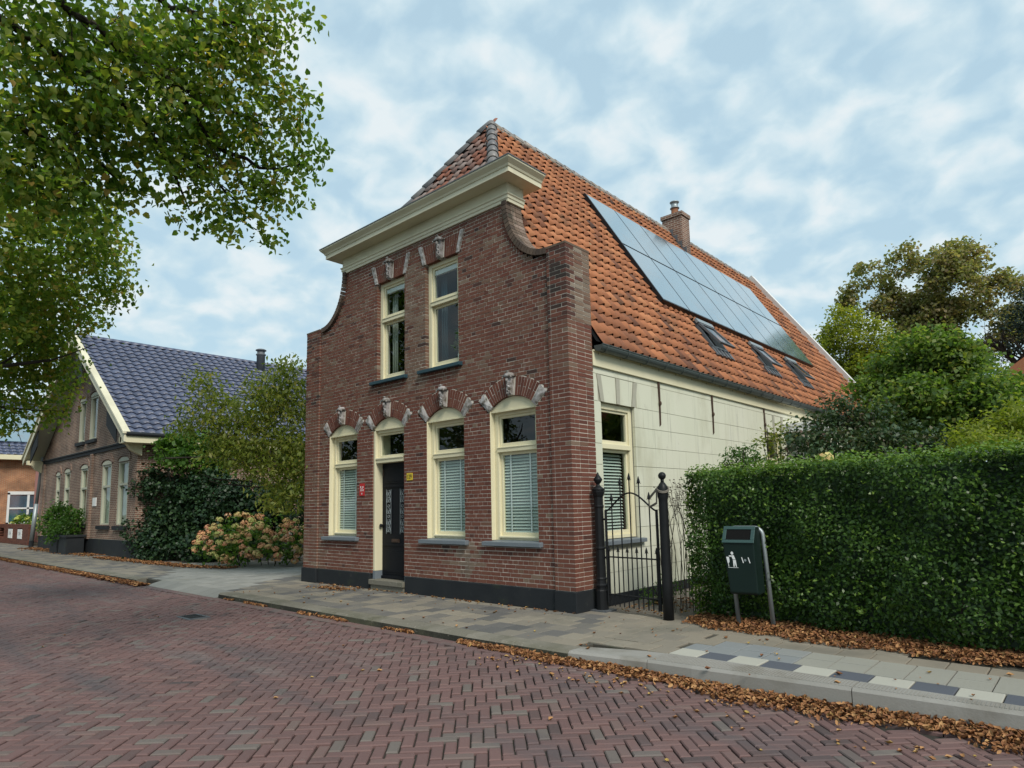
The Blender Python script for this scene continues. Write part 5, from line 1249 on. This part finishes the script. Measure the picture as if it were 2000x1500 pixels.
fr = kk < .70; tp = (kk >= .70) & (kk < .93); le = kk >= .93
zf = RNG.uniform(.0, 1, N) ** .95
zz_ = .05 + (zt_ - .05) * zf
bul = .05 * np.sin(zz_ * 6 + xs_ * 3) + .04 * np.sin(xs_ * 9 - zz_ * 4)
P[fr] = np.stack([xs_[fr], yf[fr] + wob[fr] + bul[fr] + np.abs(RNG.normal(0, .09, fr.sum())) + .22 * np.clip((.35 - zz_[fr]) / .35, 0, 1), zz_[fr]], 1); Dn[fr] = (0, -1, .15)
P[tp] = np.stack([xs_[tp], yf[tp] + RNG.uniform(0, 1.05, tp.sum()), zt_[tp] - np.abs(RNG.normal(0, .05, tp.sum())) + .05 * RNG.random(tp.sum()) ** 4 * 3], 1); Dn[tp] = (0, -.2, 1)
nl = le.sum(); P[le] = np.stack([1.55 + np.abs(RNG.normal(0, .07, nl)) + .05 * np.sin(zz_[le] * 7), .60 + RNG.uniform(0, 1.0, nl), zz_[le]], 1); Dn[le] = (-1, 0, .15)
TT = np.where(fr, np.clip(.34 + .16 * np.sin(xs_ * 4 + zz_ * 3) * np.sin(zz_ * 5 - xs_) + RNG.normal(0, .16, N), 0, 1), np.clip(.82 + RNG.normal(0, .15, N), 0, 1))  # leaves off the front tinted lighter, painting in the sky light on top
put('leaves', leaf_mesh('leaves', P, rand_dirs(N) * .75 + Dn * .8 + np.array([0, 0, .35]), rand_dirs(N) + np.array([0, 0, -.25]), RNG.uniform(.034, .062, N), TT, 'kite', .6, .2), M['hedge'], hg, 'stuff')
SP = []; 
for i in range(150):
    x = U(1.55, 7.4); y = hfront(x) + U(0, 1.0); h_ = U(.03, .13)
    for q in range(5): SP.append((x + U(-.02, .02), y + U(-.02, .02), 2.02 + .015 * (x - 1.5) + h_ * q / 5))
for i in range(260):
    x = U(1.55, 7.4); z = U(.3, 1.95); y = hfront(x) - U(.0, .07)
    for q in range(3): SP.append((x + U(-.03, .03), y + U(-.03, .02), z + U(-.03, .03)))
SP = np.array(SP); n_ = len(SP)
put('stray_shoots', leaf_mesh('stray_shoots', SP, rand_dirs(n_) + np.array([0, -.3, .6]), rand_dirs(n_) + np.array([0, 0, .5]), RNG.uniform(.035, .06, n_), np.clip(RNG.normal(.85, .12, n_), 0, 1), 'kite', .55, .2), M['hedge'], hg, 'stuff')
b = MB()
for i in range(70):
    x = 1.7 + i * .083; y = hfront(x) + U(.35, .8); b.tube([(x, y, -.02), (x + U(-.1, .1), y + U(-.1, .1), .3), (x + U(-.2, .2), y + U(-.15, .1), .75)], [.014, .011, .006], 5)
b.build('stems', M['bark'], hg)

# ---- trees
def tree(name, base_, label, cat='tree', group=None, trunk_h=2.5, r=.16, depth=2, spread=.7, length=2.0, to=None):
    t = empty(name, base_, label, cat, group); b = MB(); p = Vector(base_)
    top = Vector(to) if to else p + Vector((U(-.2, .2), U(-.2, .2), trunk_h))
    b.tube([p + Vector((0, 0, -.1)), p + Vector((0, 0, .25)), p.lerp(top, .5) + Vector((U(-.1, .1), U(-.1, .1), 0)), top], [r * 1.35, r, r * .9, r * .75], 10)
    for k in range(5):
        a = k * 1.256 + U(-.3, .3); limbs(b, top, (math.cos(a) * spread, math.sin(a) * spread, U(.5, 1)), length, r * .55, depth, .6, 5)
    b.build('trunk', M['bark'], t, smooth=True); return t
def lobe(px, py, dist, rpx, ry=None, deep=1.0):
    c = at(px, py, dist); s = dist / 1263.18; return (tuple(c), (rpx * s * .5 + rpx * s * .5 * deep, rpx * s * .5 + rpx * s * .5 * deep, (ry or rpx) * s))
def breakup(lobes, k=7, core=.72, sub=.42, out=.85):              # uneven crowns: each lobe carries smaller ones
    L = []
    for c, r in lobes:
        if core: L.append((c, tuple(q * core for q in r)))
        for i in range(k):
            d = Vector((random.gauss(0, 1), random.gauss(0, 1), random.gauss(.2, 1))).normalized(); s_ = sub * U(.5, 1.15)
            L.append(((c[0] + d.x * r[0] * out, c[1] + d.y * r[1] * out, c[2] + d.z * r[2] * out), (r[0] * s_, r[1] * s_, r[2] * s_ * U(.7, 1.3))))
    return L
# street lime close to the camera
tl = empty('street_lime_tree', (-2.2, -8.9, 0), 'lime tree whose leafy branches hang in from the upper left', 'tree', 'lime trees along the street')
b = MB(); b.tube([(-2.2, -8.9, -.1), (-2.2, -8.9, .4), (-2.1, -8.8, 2.2), (-1.9, -8.6, 4.2), (-1.7, -8.5, 7.5)], [.30, .23, .2, .18, .09], 12)
for ch_ in ([(40, -60, 7.5), (190, 58, 7.7), (300, 142, 7.9), (345, 170, 8.0), (440, 215, 8.2), (530, 250, 8.4)], [(-40, 10, 7.4), (150, 128, 7.7), (280, 232, 7.9), (360, 300, 8.1), (440, 370, 8.2), (490, 430, 8.3)],
            [(-60, 180, 7.4), (60, 262, 7.6), (170, 300, 7.8), (250, 372, 8.0)], [(150, -120, 7.9), (330, 10, 8.2), (430, 45, 8.4), (530, 40, 8.5)], [(340, 170, 8.0), (420, 290, 8.2), (510, 330, 8.3), (600, 320, 8.5)], [(280, 232, 7.9), (330, 330, 8.1), (370, 410, 8.2)], [(-30, 300, 7.5), (80, 330, 7.8), (75, 430, 7.9)]):
    pts = [at(*q) for q in ch_]; pts2 = []
    for i in range(len(pts) - 1):
        for k in range(3): pts2.append(pts[i].lerp(pts[i + 1], k / 3) + Vector((U(-.03, .03), U(-.03, .03), U(-.03, .03))))
    pts2.append(pts[-1]); b.tube(pts2, [.032 * (1 - .85 * i / (len(pts2) - 1)) + .003 for i in range(len(pts2))], 7)
    if ch_[0][0] < 200: b.tube([(-1.85, -8.6, 4.6 + U(-.5, 1.5)), tuple((Vector((-1.85, -8.6, 5)) + pts[0]) / 2 + Vector((0, 0, .3))), tuple(pts[0])], [.09, .06, .047], 8)
    for i in range(2, len(pts2) - 4):
        for k in range(2):
            d = (pts2[i] - pts2[i - 1]).normalized() * .7 + Vector((U(-1, 1), U(-1, 1), U(-.9, .6))) * .8; limbs(b, pts2[i], d, U(.25, .5), .009, 1, .7, 4, -.1, .3)
b.build('trunk', M['bark'], tl)
NL = [(540, 30, 8.4, 55), (470, 40, 8.3, 70), (500, 110, 8.3, 50), (400, 90, 8.2, 100), (300, 60, 8.0, 110), (180, 60, 7.8, 120), (50, 70, 7.6, 120), (575, 245, 8.4, 45), (545, 200, 8.4, 45), (480, 220, 8.3, 85), (390, 210, 8.1, 100), (290, 200, 7.9, 120), (160, 200, 7.7, 120), (40, 220, 7.5, 120), (600, 315, 8.4, 32), (555, 320, 8.3, 55), (470, 330, 8.2, 80), (370, 310, 8.0, 80), (510, 420, 8.2, 42), (440, 405, 8.1, 55), (365, 395, 8.0, 50), (535, 385, 8.2, 38), (230, 310, 7.9, 80), (110, 340, 7.7, 110), (10, 340, 7.5, 100), (190, 390, 8.0, 60), (245, 385, 8.0, 28), (600, 195, 8.4, 18), (548, 130, 8.4, 22), (520, 460, 8.2, 16), (622, 290, 8.4, 16)]
foliage('crown', breakup([lobe(*q) for q in NL], 5, .78, .34, .9), 1650, 9, .09, .066, M['lime'], tl, (.2, .85), 'heart', droop=.9, upn=.35, shell=.0, fold=.16)
# second lime, farther along
t2 = empty('street_lime_tree', (-10.5, -8.9, 0), 'yellower lime tree crown at the left edge beyond the nearer branches', 'tree', 'lime trees along the street')
b = MB(); b.tube([(-10.5, -8.9, -.1), (-10.5, -8.9, .4), (-10.3, -8.7, 3.5), (-10, -8.4, 8)], [.32, .25, .22, .1], 12)
for q in ((120, 480, 12.5), (60, 600, 13), (70, 720, 14), (160, 560, 13), (30, 500, 12), (110, 700, 14)):
    e = at(*q); limbs(b, (-10.2, -8.6, U(3.6, 5.5)), e - Vector((-10.2, -8.6, 4.5)), (e - Vector((-10.2, -8.6, 4.5))).length * .9, .07, 1, .6, 6, .0, .7)
b.build('trunk', M['bark'], t2)
FL = [(205, 420, 12, 40), (150, 440, 12, 70), (60, 460, 12, 100), (0, 480, 12, 100), (195, 520, 13, 45), (215, 570, 13, 28), (120, 560, 13, 90), (20, 590, 13, 100), (130, 620, 13.5, 50), (60, 680, 14, 75), (0, 720, 14, 80), (110, 690, 14, 40), (120, 755, 14.5, 32), (60, 770, 14.5, 50), (10, 810, 14.5, 35), (95, 810, 14.5, 25), (225, 505, 13, 14)]
TOPL = [((-10.5 + U(-2.2, 1.8), -9.6 + U(-1.2, .3), 6.5 + k * .7), (1.8, 1.3, 1.1)) for k in range(7)]
foliage('crown', TOPL, 500, 6, .3, .26, M['lime'], t2, (.2, .6), width=.8)
foliage('crown', breakup([lobe(*q) for q in FL], 5, .8, .34, .9), 2300, 7, .14, .085, M['lime'], t2, (.35, .85), 'kite', width=.8, droop=.8, upn=.35, shell=.0, fold=.16)

# two more limes of the row, out of the frame but mirrored in the windows
for k_, x_ in enumerate((-18.5, -27.0)):
    t3 = empty('street_lime_tree', (x_, -9.2, 0), 'lime tree mirrored in the house windows, ' + ('nearer one' if k_ == 0 else 'farther one'), 'tree', 'lime trees along the street')
    b = MB(); b.tube([(x_, -9.2, -.1), (x_, -9.2, .4), (x_ + .1, -9.1, 3.5), (x_, -9.2, 9)], [.32, .25, .22, .08], 10); b.build('trunk', M['bark'], t3)
    foliage('crown', [((x_ + U(-2, 2), -9.4 + U(-1.2, .8), 3.2 + k * .8), (2.4, 1.8, 1.2)) for k in range(11)], 900, 7, .35, .30, M['lime'], t3, (.2, .6), width=.8)
# trees behind the hedge on the right
def set_tree(name, base_px, dist, lobes, n_cl, per, sp, size, m, label, tint, th, r, shell=.3, **kw):
    c = at(*base_px, dist); base_ = (c.x, c.y, 0.0); top = (c.x, c.y, c.z - .3 * th)
    t = tree(name, base_, label, 'tree', 'trees in the back garden', to=top, r=r, depth=2, length=th * .5)
    foliage('crown', breakup([lobe(*q) for q in lobes], 7, kw.pop('core', .7)), n_cl, per, sp, size, m, t, tint, shell=shell, **kw); return t
set_tree('bronze_maple_tree', (1830, 640), 38, [(1830, 530, 38, 47), (1840, 500, 38, 25), (1760, 550, 38, 51), (1700, 535, 38, 24), (1690, 585, 38, 34), (1880, 570, 38, 60), (1950, 570, 38, 34), (1800, 610, 38, 64), (1900, 640, 38, 60), (1730, 630, 38, 51), (1840, 680, 38, 68), (1660, 600, 38, 17), (1960, 620, 38, 34), (1770, 510, 38, 25)], 3000, 9, .17, .17, M['bronze'], 'large bronze-green maple rising highest behind the hedge', (.2, .85), 3.0, .25, shell=.05, width=.8, core=0)
set_tree('yellow_birch_tree', (1690, 720), 33, [(1650, 630, 33, 26), (1640, 670, 33, 36), (1680, 660, 33, 42), (1650, 740, 33, 55), (1700, 720, 33, 60), (1615, 680, 33, 20), (1600, 720, 33, 30), (1640, 610, 33, 12), (1660, 790, 33, 50)], 2300, 9, .16, .13, M['yellowg'], 'yellow-green tree just right of the orange roof', (.1, .8), 2.5, .14, shell=.2)
set_tree('green_maple_tree', (1810, 790), 17, [(1790, 690, 17, 40), (1770, 730, 17, 58), (1830, 720, 17, 60), (1735, 775, 17, 45), (1800, 790, 16.5, 75), (1870, 770, 17, 70), (1940, 800, 17, 60), (1850, 830, 16, 80), (1765, 830, 16, 55), (1900, 720, 18, 40), (1815, 665, 17, 18), (1900, 850, 16, 50)], 4600, 9, .14, .10, M['maple'], 'broad green maple filling the middle behind the hedge', (.1, .8), 2.0, .14, shell=.1, width=.85, core=.5)
set_tree('dark_conifer_tree', (2005, 690), 28, [(2000, 620, 28, 35, 25), (1990, 680, 28, 30, 25), (2010, 740, 28, 40, 40), (2030, 600, 28, 40)], 300, 12, .22, .16, M['conifer'], 'dark blue-green conifer at the right edge', (.1, .8), 2.5, .2, width=.3)
b = MB(); c = at(2040, 770, 26); b.box(c.x - .4, c.x + 6, c.y - 1, c.y + 6, 0, c.z + .6); hr = b.build('red_brick_house', M['or_brick']); tag(hr, 'red brick house with tiled roof half hidden at the right edge', 'house')
b = MB(); b.prism([(c.x - 1.0, c.z + .5), (c.x + 6.6, c.z + .5), (c.x + 2.8, c.z + 3.2)], c.y - 1.5, c.y + 6.5, 'y'); b.build('roof', M['tile'], hr)
# shrubs
def shrub(name, label, lobes, n_cl, per, sp, size, m, tint, base_=None, **kw):
    cx_ = np.mean([q[0] for q in [l_[0] for l_ in lobes]]); cy_ = np.mean([l_[0][1] for l_ in lobes]); t = empty(name, (cx_, cy_, 0), label, 'shrub')
    b = MB()
    for k in range(9):
        l_ = lobes[k % len(lobes)]; b.tube([(cx_ + U(-.1, .1), cy_ + U(-.1, .1), -.05), ((cx_ + l_[0][0]) / 2 + U(-.1, .1), (cy_ + l_[0][1]) / 2, l_[0][2] * .5), tuple(Vector(l_[0]) + Vector((U(-.2, .2), U(-.2, .2), U(-.1, .2))))], [.025, .018, .006], 5)
    b.build('stems', M['bark'], t); foliage('leaves', breakup(lobes, 5, .85, .38), n_cl, per, sp, size, m, t, tint, **kw); return t
shrub('camellia_shrub', 'dark glossy shrub in front of the white verge, above the hedge', [lobe(1600, 850, 12.5, 45), lobe(1580, 890, 12.5, 45), lobe(1650, 840, 12.5, 50), lobe(1720, 850, 12.5, 55), lobe(1780, 870, 12.5, 50), lobe(1640, 890, 12, 60), lobe(1720, 900, 12, 60), lobe(1650, 800, 12.5, 18), lobe(1690, 815, 12.5, 18), lobe(1830, 890, 12.5, 40), lobe(1650, 960, 12, 80), lobe(1760, 960, 12, 80)], 1500, 7, .11, .085, M['camel'], (.15, .85), shell=.3)
shrub('golden_shrub', 'bright yellow-green shrub above the hedge at the right edge', [lobe(1900, 860, 10.5, 35, 25), lobe(1950, 840, 10.5, 40, 28), lobe(2000, 835, 10.5, 45, 35), lobe(1960, 880, 10, 60, 30), lobe(1880, 885, 10.5, 30, 20), lobe(2040, 860, 10.5, 50)], 700, 8, .08, .07, M['yellowg'], (.05, .55), width=.4)
shrub('feathery_shrub', 'small feathery green shrub against the pale side wall', [lobe(1440, 900, 11, 24, 22), lobe(1465, 890, 11, 20, 18), lobe(1420, 915, 11, 14), lobe(1450, 940, 11, 30, 40)], 150, 8, .07, .08, M['green'], (.1, .7), width=.35)
shrub('climbing_rose', 'thin yellowing climber around the small side window', [lobe(1510, 880, 13, 22, 40), lobe(1530, 850, 13, 16, 30), lobe(1490, 920, 12.5, 24, 20), lobe(1500, 860, 13, 12, 12), lobe(1520, 930, 12.5, 30, 20)], 130, 6, .10, .075, M['sumac'], (.1, .7), width=.5)
shrub('fern_plant', 'low bright green plant at the foot of the side wall behind the gate', [((.55, 1.75, .2), (.22, .25, .18)), ((.4, 1.5, .12), (.15, .15, .12))], 34, 8, .07, .09, M['green'], (.3, .9), width=.3)
# dry stems behind the gate post
b = MB()
for k in range(26):
    x, y = 1.3 + U(-.35, .2), 1.15 + U(-.25, .3); p = [(x, y, 0), (x + U(-.1, .1), y, .9), (x + U(-.25, .25), y + U(-.1, .1), 1.5 + U(0, .45))]; b.tube(p, [.006, .005, .0025], 4)
    for q in range(4): e = Vector(p[2]) + Vector((U(-.1, .1), U(-.1, .1), U(-.15, .08))); b.tube([Vector(p[1]).lerp(Vector(p[2]), U(.5, 1)), e], .002, 3); sphere_mb(b, tuple(e), .012, 1.3, 1.3, .6, 5)
tag(b.build('dry_stems', M['wood']), 'thin dry plant stems with seed heads behind the gate', 'plant')

# ---- hydrangeas
def flower_mesh(name, r, seed, t):
    rg = np.random.default_rng(seed); n = 46; d = rg.normal(size=(n, 3)); d[:, 2] = np.abs(d[:, 2]) * .9 - .25; d /= np.linalg.norm(d, axis=1, keepdims=True)
    return leaf_mesh(name, d * r * rg.uniform(.85, 1.0, n)[:, None], d, rg.normal(size=(n, 3)), np.full(n, r * .62), np.clip(t + rg.normal(0, .08, n), 0, 1), 'kite', 1.0, .12)
FM = [flower_mesh('flower_head', .10, 10 + i, (.08, .2, .3, .42, .5, .56, .62, .68, .78, .95)[i]) for i in range(10)]
FYM = [flower_mesh('flower_head', .16, 40 + i, U(.2, .9)) for i in range(4)]
def hydrangea(name, label, lobes, n_fl, meshes, m, n_leaf, weights=None, leafm='green', size=.13):
    cx_ = np.mean([l_[0][0] for l_ in lobes]); cy_ = np.mean([l_[0][1] for l_ in lobes]); t = empty(name, (cx_, cy_, 0), label, 'shrub')
    foliage('leaves', lobes, n_leaf, 5, .10, size, M[leafm], t, (.45, 1.0), shell=.25, width=.7, droop=.3, upn=.7)
    b = MB()
    for k in range(14): l_ = lobes[k % len(lobes)]; b.tube([(cx_ + (l_[0][0] - cx_) * .7, cy_ + (l_[0][1] - cy_) * .7, -.03), tuple(Vector(l_[0]) + Vector((U(-.2, .2), U(-.2, .2), 0)))], [.014, .008], 5)
    b.build('stems', M['bark'], t)
    vol = np.array([l_[1][0] * l_[1][2] for l_ in lobes]); cnt = 0; tries = 0
    while cnt < n_fl and tries < n_fl * 30:
        tries += 1; l_ = random.choices(lobes, vol)[0]; d = Vector((random.gauss(0, 1), random.gauss(0, 1), random.gauss(.25, .8))).normalized(); p = Vector(l_[0]) + Vector((d.x * l_[1][0], d.y * l_[1][1], d.z * l_[1][2])) * U(.9, 1.06)
        if (p - CP).length > (Vector(l_[0]) - CP).length + .1 or p.z < .12: continue
        if any(sum(((p[i] - q[0][i]) / q[1][i]) ** 2 for i in range(3)) < .62 for q in lobes if q is not l_): continue
        o = put('flower_head', random.choices(meshes, weights)[0] if weights else random.choice(meshes), m, t, None, p); o.rotation_euler = (U(-.5, .5), U(-.5, .5), U(0, 6)); s_ = U(.75, 1.25); o.scale = (s_, s_, s_ * .9); cnt += 1
    return t
def gl(x, y, z, rx, ry, rz_): return ((x, y, z), (rx, ry, rz_))
hydrangea('hydrangea_bush', 'hydrangea bush with faded pink and green flower heads left of the brick house',
          [gl(-14.3, .9, .55, .8, .7, .5), gl(-13.5, .9, .75, .8, .7, .65), gl(-12.8, 1.5, .65, .8, .8, .55), gl(-12.0, 2.2, .55, .8, .8, .5), gl(-11.2, 2.9, .55, .8, .7, .5), gl(-13.8, 1.4, 1.1, .8, .7, .5), gl(-13.0, 1.9, 1.05, .7, .7, .45), gl(-12.2, 2.7, .85, .8, .7, .45), gl(-13.0, .9, .4, .7, .6, .4), gl(-11.9, 1.6, .4, .7, .6, .38)], 190, FM, M['flower'], 420, [5, 5, 6, 5, 4, 4, 3, 2, 1.2, .5])
hydrangea('lime_hydrangea_bush', 'pale lime-yellow hydrangea bush behind the lamp post', [gl(-35.6, 1.8, 1.0, 1.1, 1, .9), gl(-36.6, 2.0, 1.3, 1.0, 1, .8), gl(-35.0, 1.6, .5, .8, .8, .5), gl(-37.8, 2.0, 1.2, 1.1, 1, .5)], 60, FYM, M['flower_y'], 120, size=.2)
hydrangea('small_lime_hydrangea', 'small lime-yellow hydrangea over the low wall at the left edge', [gl(-42.5, 1.9, 1.25, 1.2, .9, .5), gl(-44.2, 2.0, 1.3, 1.1, .9, .5)], 14, FYM, M['flower_y'], 120, size=.2)
o = hydrangea('late_hydrangea', 'single pale yellow hydrangea head above the hedge', [(tuple(at(1612, 905, 9.3)), (.10, .10, .12))], 0, FM, M['flower'], 6, size=.09)
q = put('flower_head', FM[1], M['flower'], o, None, at(1612, 897, 9.2))
# ---- ivy mass, shrubs and trees between the houses
shrub('ivy_thicket', 'large dark ivy-covered thicket beside the dark brick house', [gl(-20.2, .9, .9, 1.5, .8, 1.0), gl(-19.6, 1.3, 2.2, 1.4, .9, 1.2), gl(-18.3, 1.2, 1.3, 1.4, .9, 1.3), gl(-17.3, 1.6, 2.0, 1.5, 1.0, 1.1), gl(-16.2, 1.8, 1.4, 1.4, 1.0, 1.4), gl(-15.2, 2.6, 1.5, 1.4, 1.1, 1.4), gl(-14.0, 3.6, 1.6, 1.4, 1.1, 1.3), gl(-16.0, 1.2, .5, 1.2, .8, .6), gl(-18.5, .7, .5, 1.8, .7, .55), gl(-12.8, 4.4, 1.6, 1.2, 1.0, 1.2), gl(-20.6, 1.2, 2.6, .8, .6, .7)], 5200, 7, .13, .125, M['ivy'], (.1, .8), shell=.45, width=.85)
shrub('bright_green_shrub', 'bright green shrub rising above the dark ivy', [lobe(335, 885, 26, 26, 22), lobe(380, 868, 26, 38, 26), lobe(425, 885, 26, 30, 30), lobe(375, 905, 25.7, 50, 28), lobe(318, 868, 26, 14, 8), lobe(440, 915, 25.7, 16, 22)], 520, 8, .13, .15, M['green'], (.2, .85), shell=.3, width=.75)
ys = empty('yellowing_tree', (-12.6, 4.6, 0), 'spreading tree with yellowing leaves in front of the blue-grey roof', 'tree')
b = MB(); tb_ = Vector((-12.6, 4.6, 0)); cr_ = Vector((-12.9, 4.3, 2.6)); b.tube([tb_, (-12.5, 4.5, 1.3), tuple(cr_)], [.15, .12, .10], 9)
YL = [(560, 760, 17, 45), (520, 790, 17, 45), (585, 800, 17, 40), (470, 830, 17, 45), (420, 780, 17.5, 35), (400, 750, 17.5, 22), (440, 860, 17, 40), (390, 820, 17.5, 28), (520, 860, 17, 50), (580, 870, 16.5, 45), (480, 900, 16.5, 40), (540, 930, 16.5, 45), (590, 940, 16.5, 35), (560, 725, 17, 22), (500, 745, 17, 25), (365, 845, 17.5, 18), (555, 985, 16.5, 30)]
for q in YL[:-1]: e = at(q[0], q[1], q[2]); limbs(b, cr_ + Vector((U(-.1, .1), U(-.1, .1), U(-.4, .2))), e - cr_, (e - cr_).length * .92, .05, 1, .5, 5, .0, .5)
b.build('trunk', M['bark'], ys, smooth=True)
foliage('crown', breakup([lobe(*q) for q in YL], 5, .6), 1500, 7, .17, .14, M['sumac'], ys, (.1, .65), shell=.1, width=.38, droop=1.0, upn=.2)
# back-garden filler tree seen between roof and house
shrub('planter_shrub', 'leafy green shrub in dark planter before the dark brick house', [gl(-28.4, -.15, 1.3, .95, .5, .6), gl(-27.3, -.1, 1.5, .95, .5, .65), gl(-26.3, -.05, 1.2, .8, .5, .65), gl(-29.2, -.15, 1.0, .6, .4, .45), gl(-27.3, -.2, .85, 1.3, .4, .5)], 300, 8, .13, .14, M['green'], (.05, .65), shell=.4, width=.6)
for i, xx in enumerate((-27.6, -26.2)):
    b = MB(); b.box(xx - .55, xx + .55, -.35, .3, -.02, .75); b.box(xx - .6, xx + .6, -.4, .35, .68, .78); tag(bevel(b.build('planter_box', M['plinth']), .02), 'black planter box, ' + ('nearer the lamp post' if i == 0 else 'nearer the ivy thicket'), 'planter', 'black planter boxes')
# wooden fence between the houses
wf = empty('wooden_fence', (-11, 5.8, 0), 'weathered wooden board fence behind the hydrangeas', 'fence')
me = MB(); me.box(-.07, .07, -.012, .012, 0, 1.9, .5); fm = me.mesh('board')
for i in range(36): put('board', fm, M['wood'], wf, None, (-13.6 + i * .155, 5.2 + i * .03, U(-.02, .02)))
b = MB(); b.box(-13.7, -8.0, 5.25, 5.3, 1.5, 1.6); b.build('rail', M['wood'], wf)

# ================================================================== fallen leaves
def litter(name, label, P, size=(.022, .07), flat_=.45, tint=(.0, .9)):
    P = np.array(P); N = len(P); nrm = rand_dirs(N) * (1 - flat_) * 1.6 + np.array([0, 0, .55 + flat_]); me = leaf_mesh(name, P, nrm, rand_dirs(N), RNG.uniform(size[0], size[1], N), np.clip(RNG.beta(2.2, 2.2, N) * (tint[1] - tint[0]) + tint[0], 0, 1), 'curl', .5, .34)
    o = put(name, me, M['dead']); return tag(o, label, 'fallen leaves', None, 'stuff')
P = []
for i in range(9500):
    x = 7.6 - abs(RNG.beta(1.0, 1.5)) * 9.0 if i > 1200 else U(-7.0, 2)
    wd = np.interp(x, [-7, -3, -1.3, 1.0, 2.2, 4, 7.5], [.05, .12, .08, .20, .34, .46, .58])
    if x < .8 and math.sin(x * 3.1) + math.sin(x * 1.7 + 1) < -.3: continue
    wd *= .75 + .35 * math.sin(x * 4.3) * math.sin(x * 1.9 + 2) + .15 * RNG.random(); d = RNG.beta(1.1, 2.0 + RNG.random()) * wd; h = np.interp(x, [-7, 0, 2, 5], [.02, .03, .05, .06]) * (1 - d / wd) * RNG.random()
    P.append((x, ky(x) - .012 - d, zr(x) + .012 + h))
litter('kerb_leaf_drift', 'drift of brown fallen leaves in the gutter along the kerb', P)
P = []
for i in range(10000):
    x = U(1.6, 7.6); e = hfront(x); y0 = -.12 + .28 * max(0, 1 - (x - 1.6) / 1.6) + .05 * math.sin(x * 5) + .04 * math.sin(x * 11.3)
    y = y0 + (e + .5 - y0) * RNG.beta(1.25, 1.6); edge = min(1, (y - y0) / .15)
    P.append((x, y, .012 + .055 * edge * RNG.random()))
litter('hedge_leaf_drift', 'bed of brown fallen leaves along the foot of the hedge', P)
P = [(U(-7.5, 6), U(-1.9, .0) , .008) for i in range(130)] + [(U(-8, 6), -2.2 - abs(random.gauss(0, .5)), zr(0) + .01 - .06) for i in range(0)]
P += [(-5.85 + random.gauss(0, .32), -.42 + random.gauss(0, .12), .008 + .02 * random.random()) for i in range(260)]
P += [(U(-7, 0), .0 - abs(random.gauss(0, .08)), .008) for i in range(120)] + [(U(.3, 1.3), U(.5, 2.2), .01 + .02 * random.random()) for i in range(220)]
litter('pavement_leaves', 'scattered brown leaves lying on the grey pavement', P, flat_=.85, tint=(.1, 1.0))
P = []
for i in range(3800):
    x = -11.0 - abs(RNG.beta(1, 1.6)) * 26; P.append((x, -2.12 - RNG.beta(1.2, 2) * .35, zr(x) + .012 + .03 * random.random()))
for i in range(2600): x = U(-22, -12.5); P.append((x, np.interp(x, [-22, -16, -14, -12.5], [-.15, -.0, .1, .6]) + random.gauss(0, .13), .012 + .02 * random.random()))
for i in range(1200): P.append((U(-34, -23), .05 + random.gauss(0, .25), .012 + .02 * random.random()))
litter('far_leaf_drift', 'fallen leaves along the left kerb and garden edges', P, size=(.06, .10), flat_=.8)
P = [(U(-6, 5.5), U(-6.5, -2.4), zr(0) + .006) for i in range(26)] + [(U(.5, 6.5), -2.25 - abs(random.gauss(0, .28)), 0) for i in range(130)] + [(U(1.5, 6), -.2 - abs(random.gauss(0, .16)), .008) for i in range(110)]
P = [(x, y, zr(x) + .008) for x, y, z in P]; litter('road_leaves', 'few single leaves lying on the brick road', P, flat_=.9, tint=(.4, 1.0))
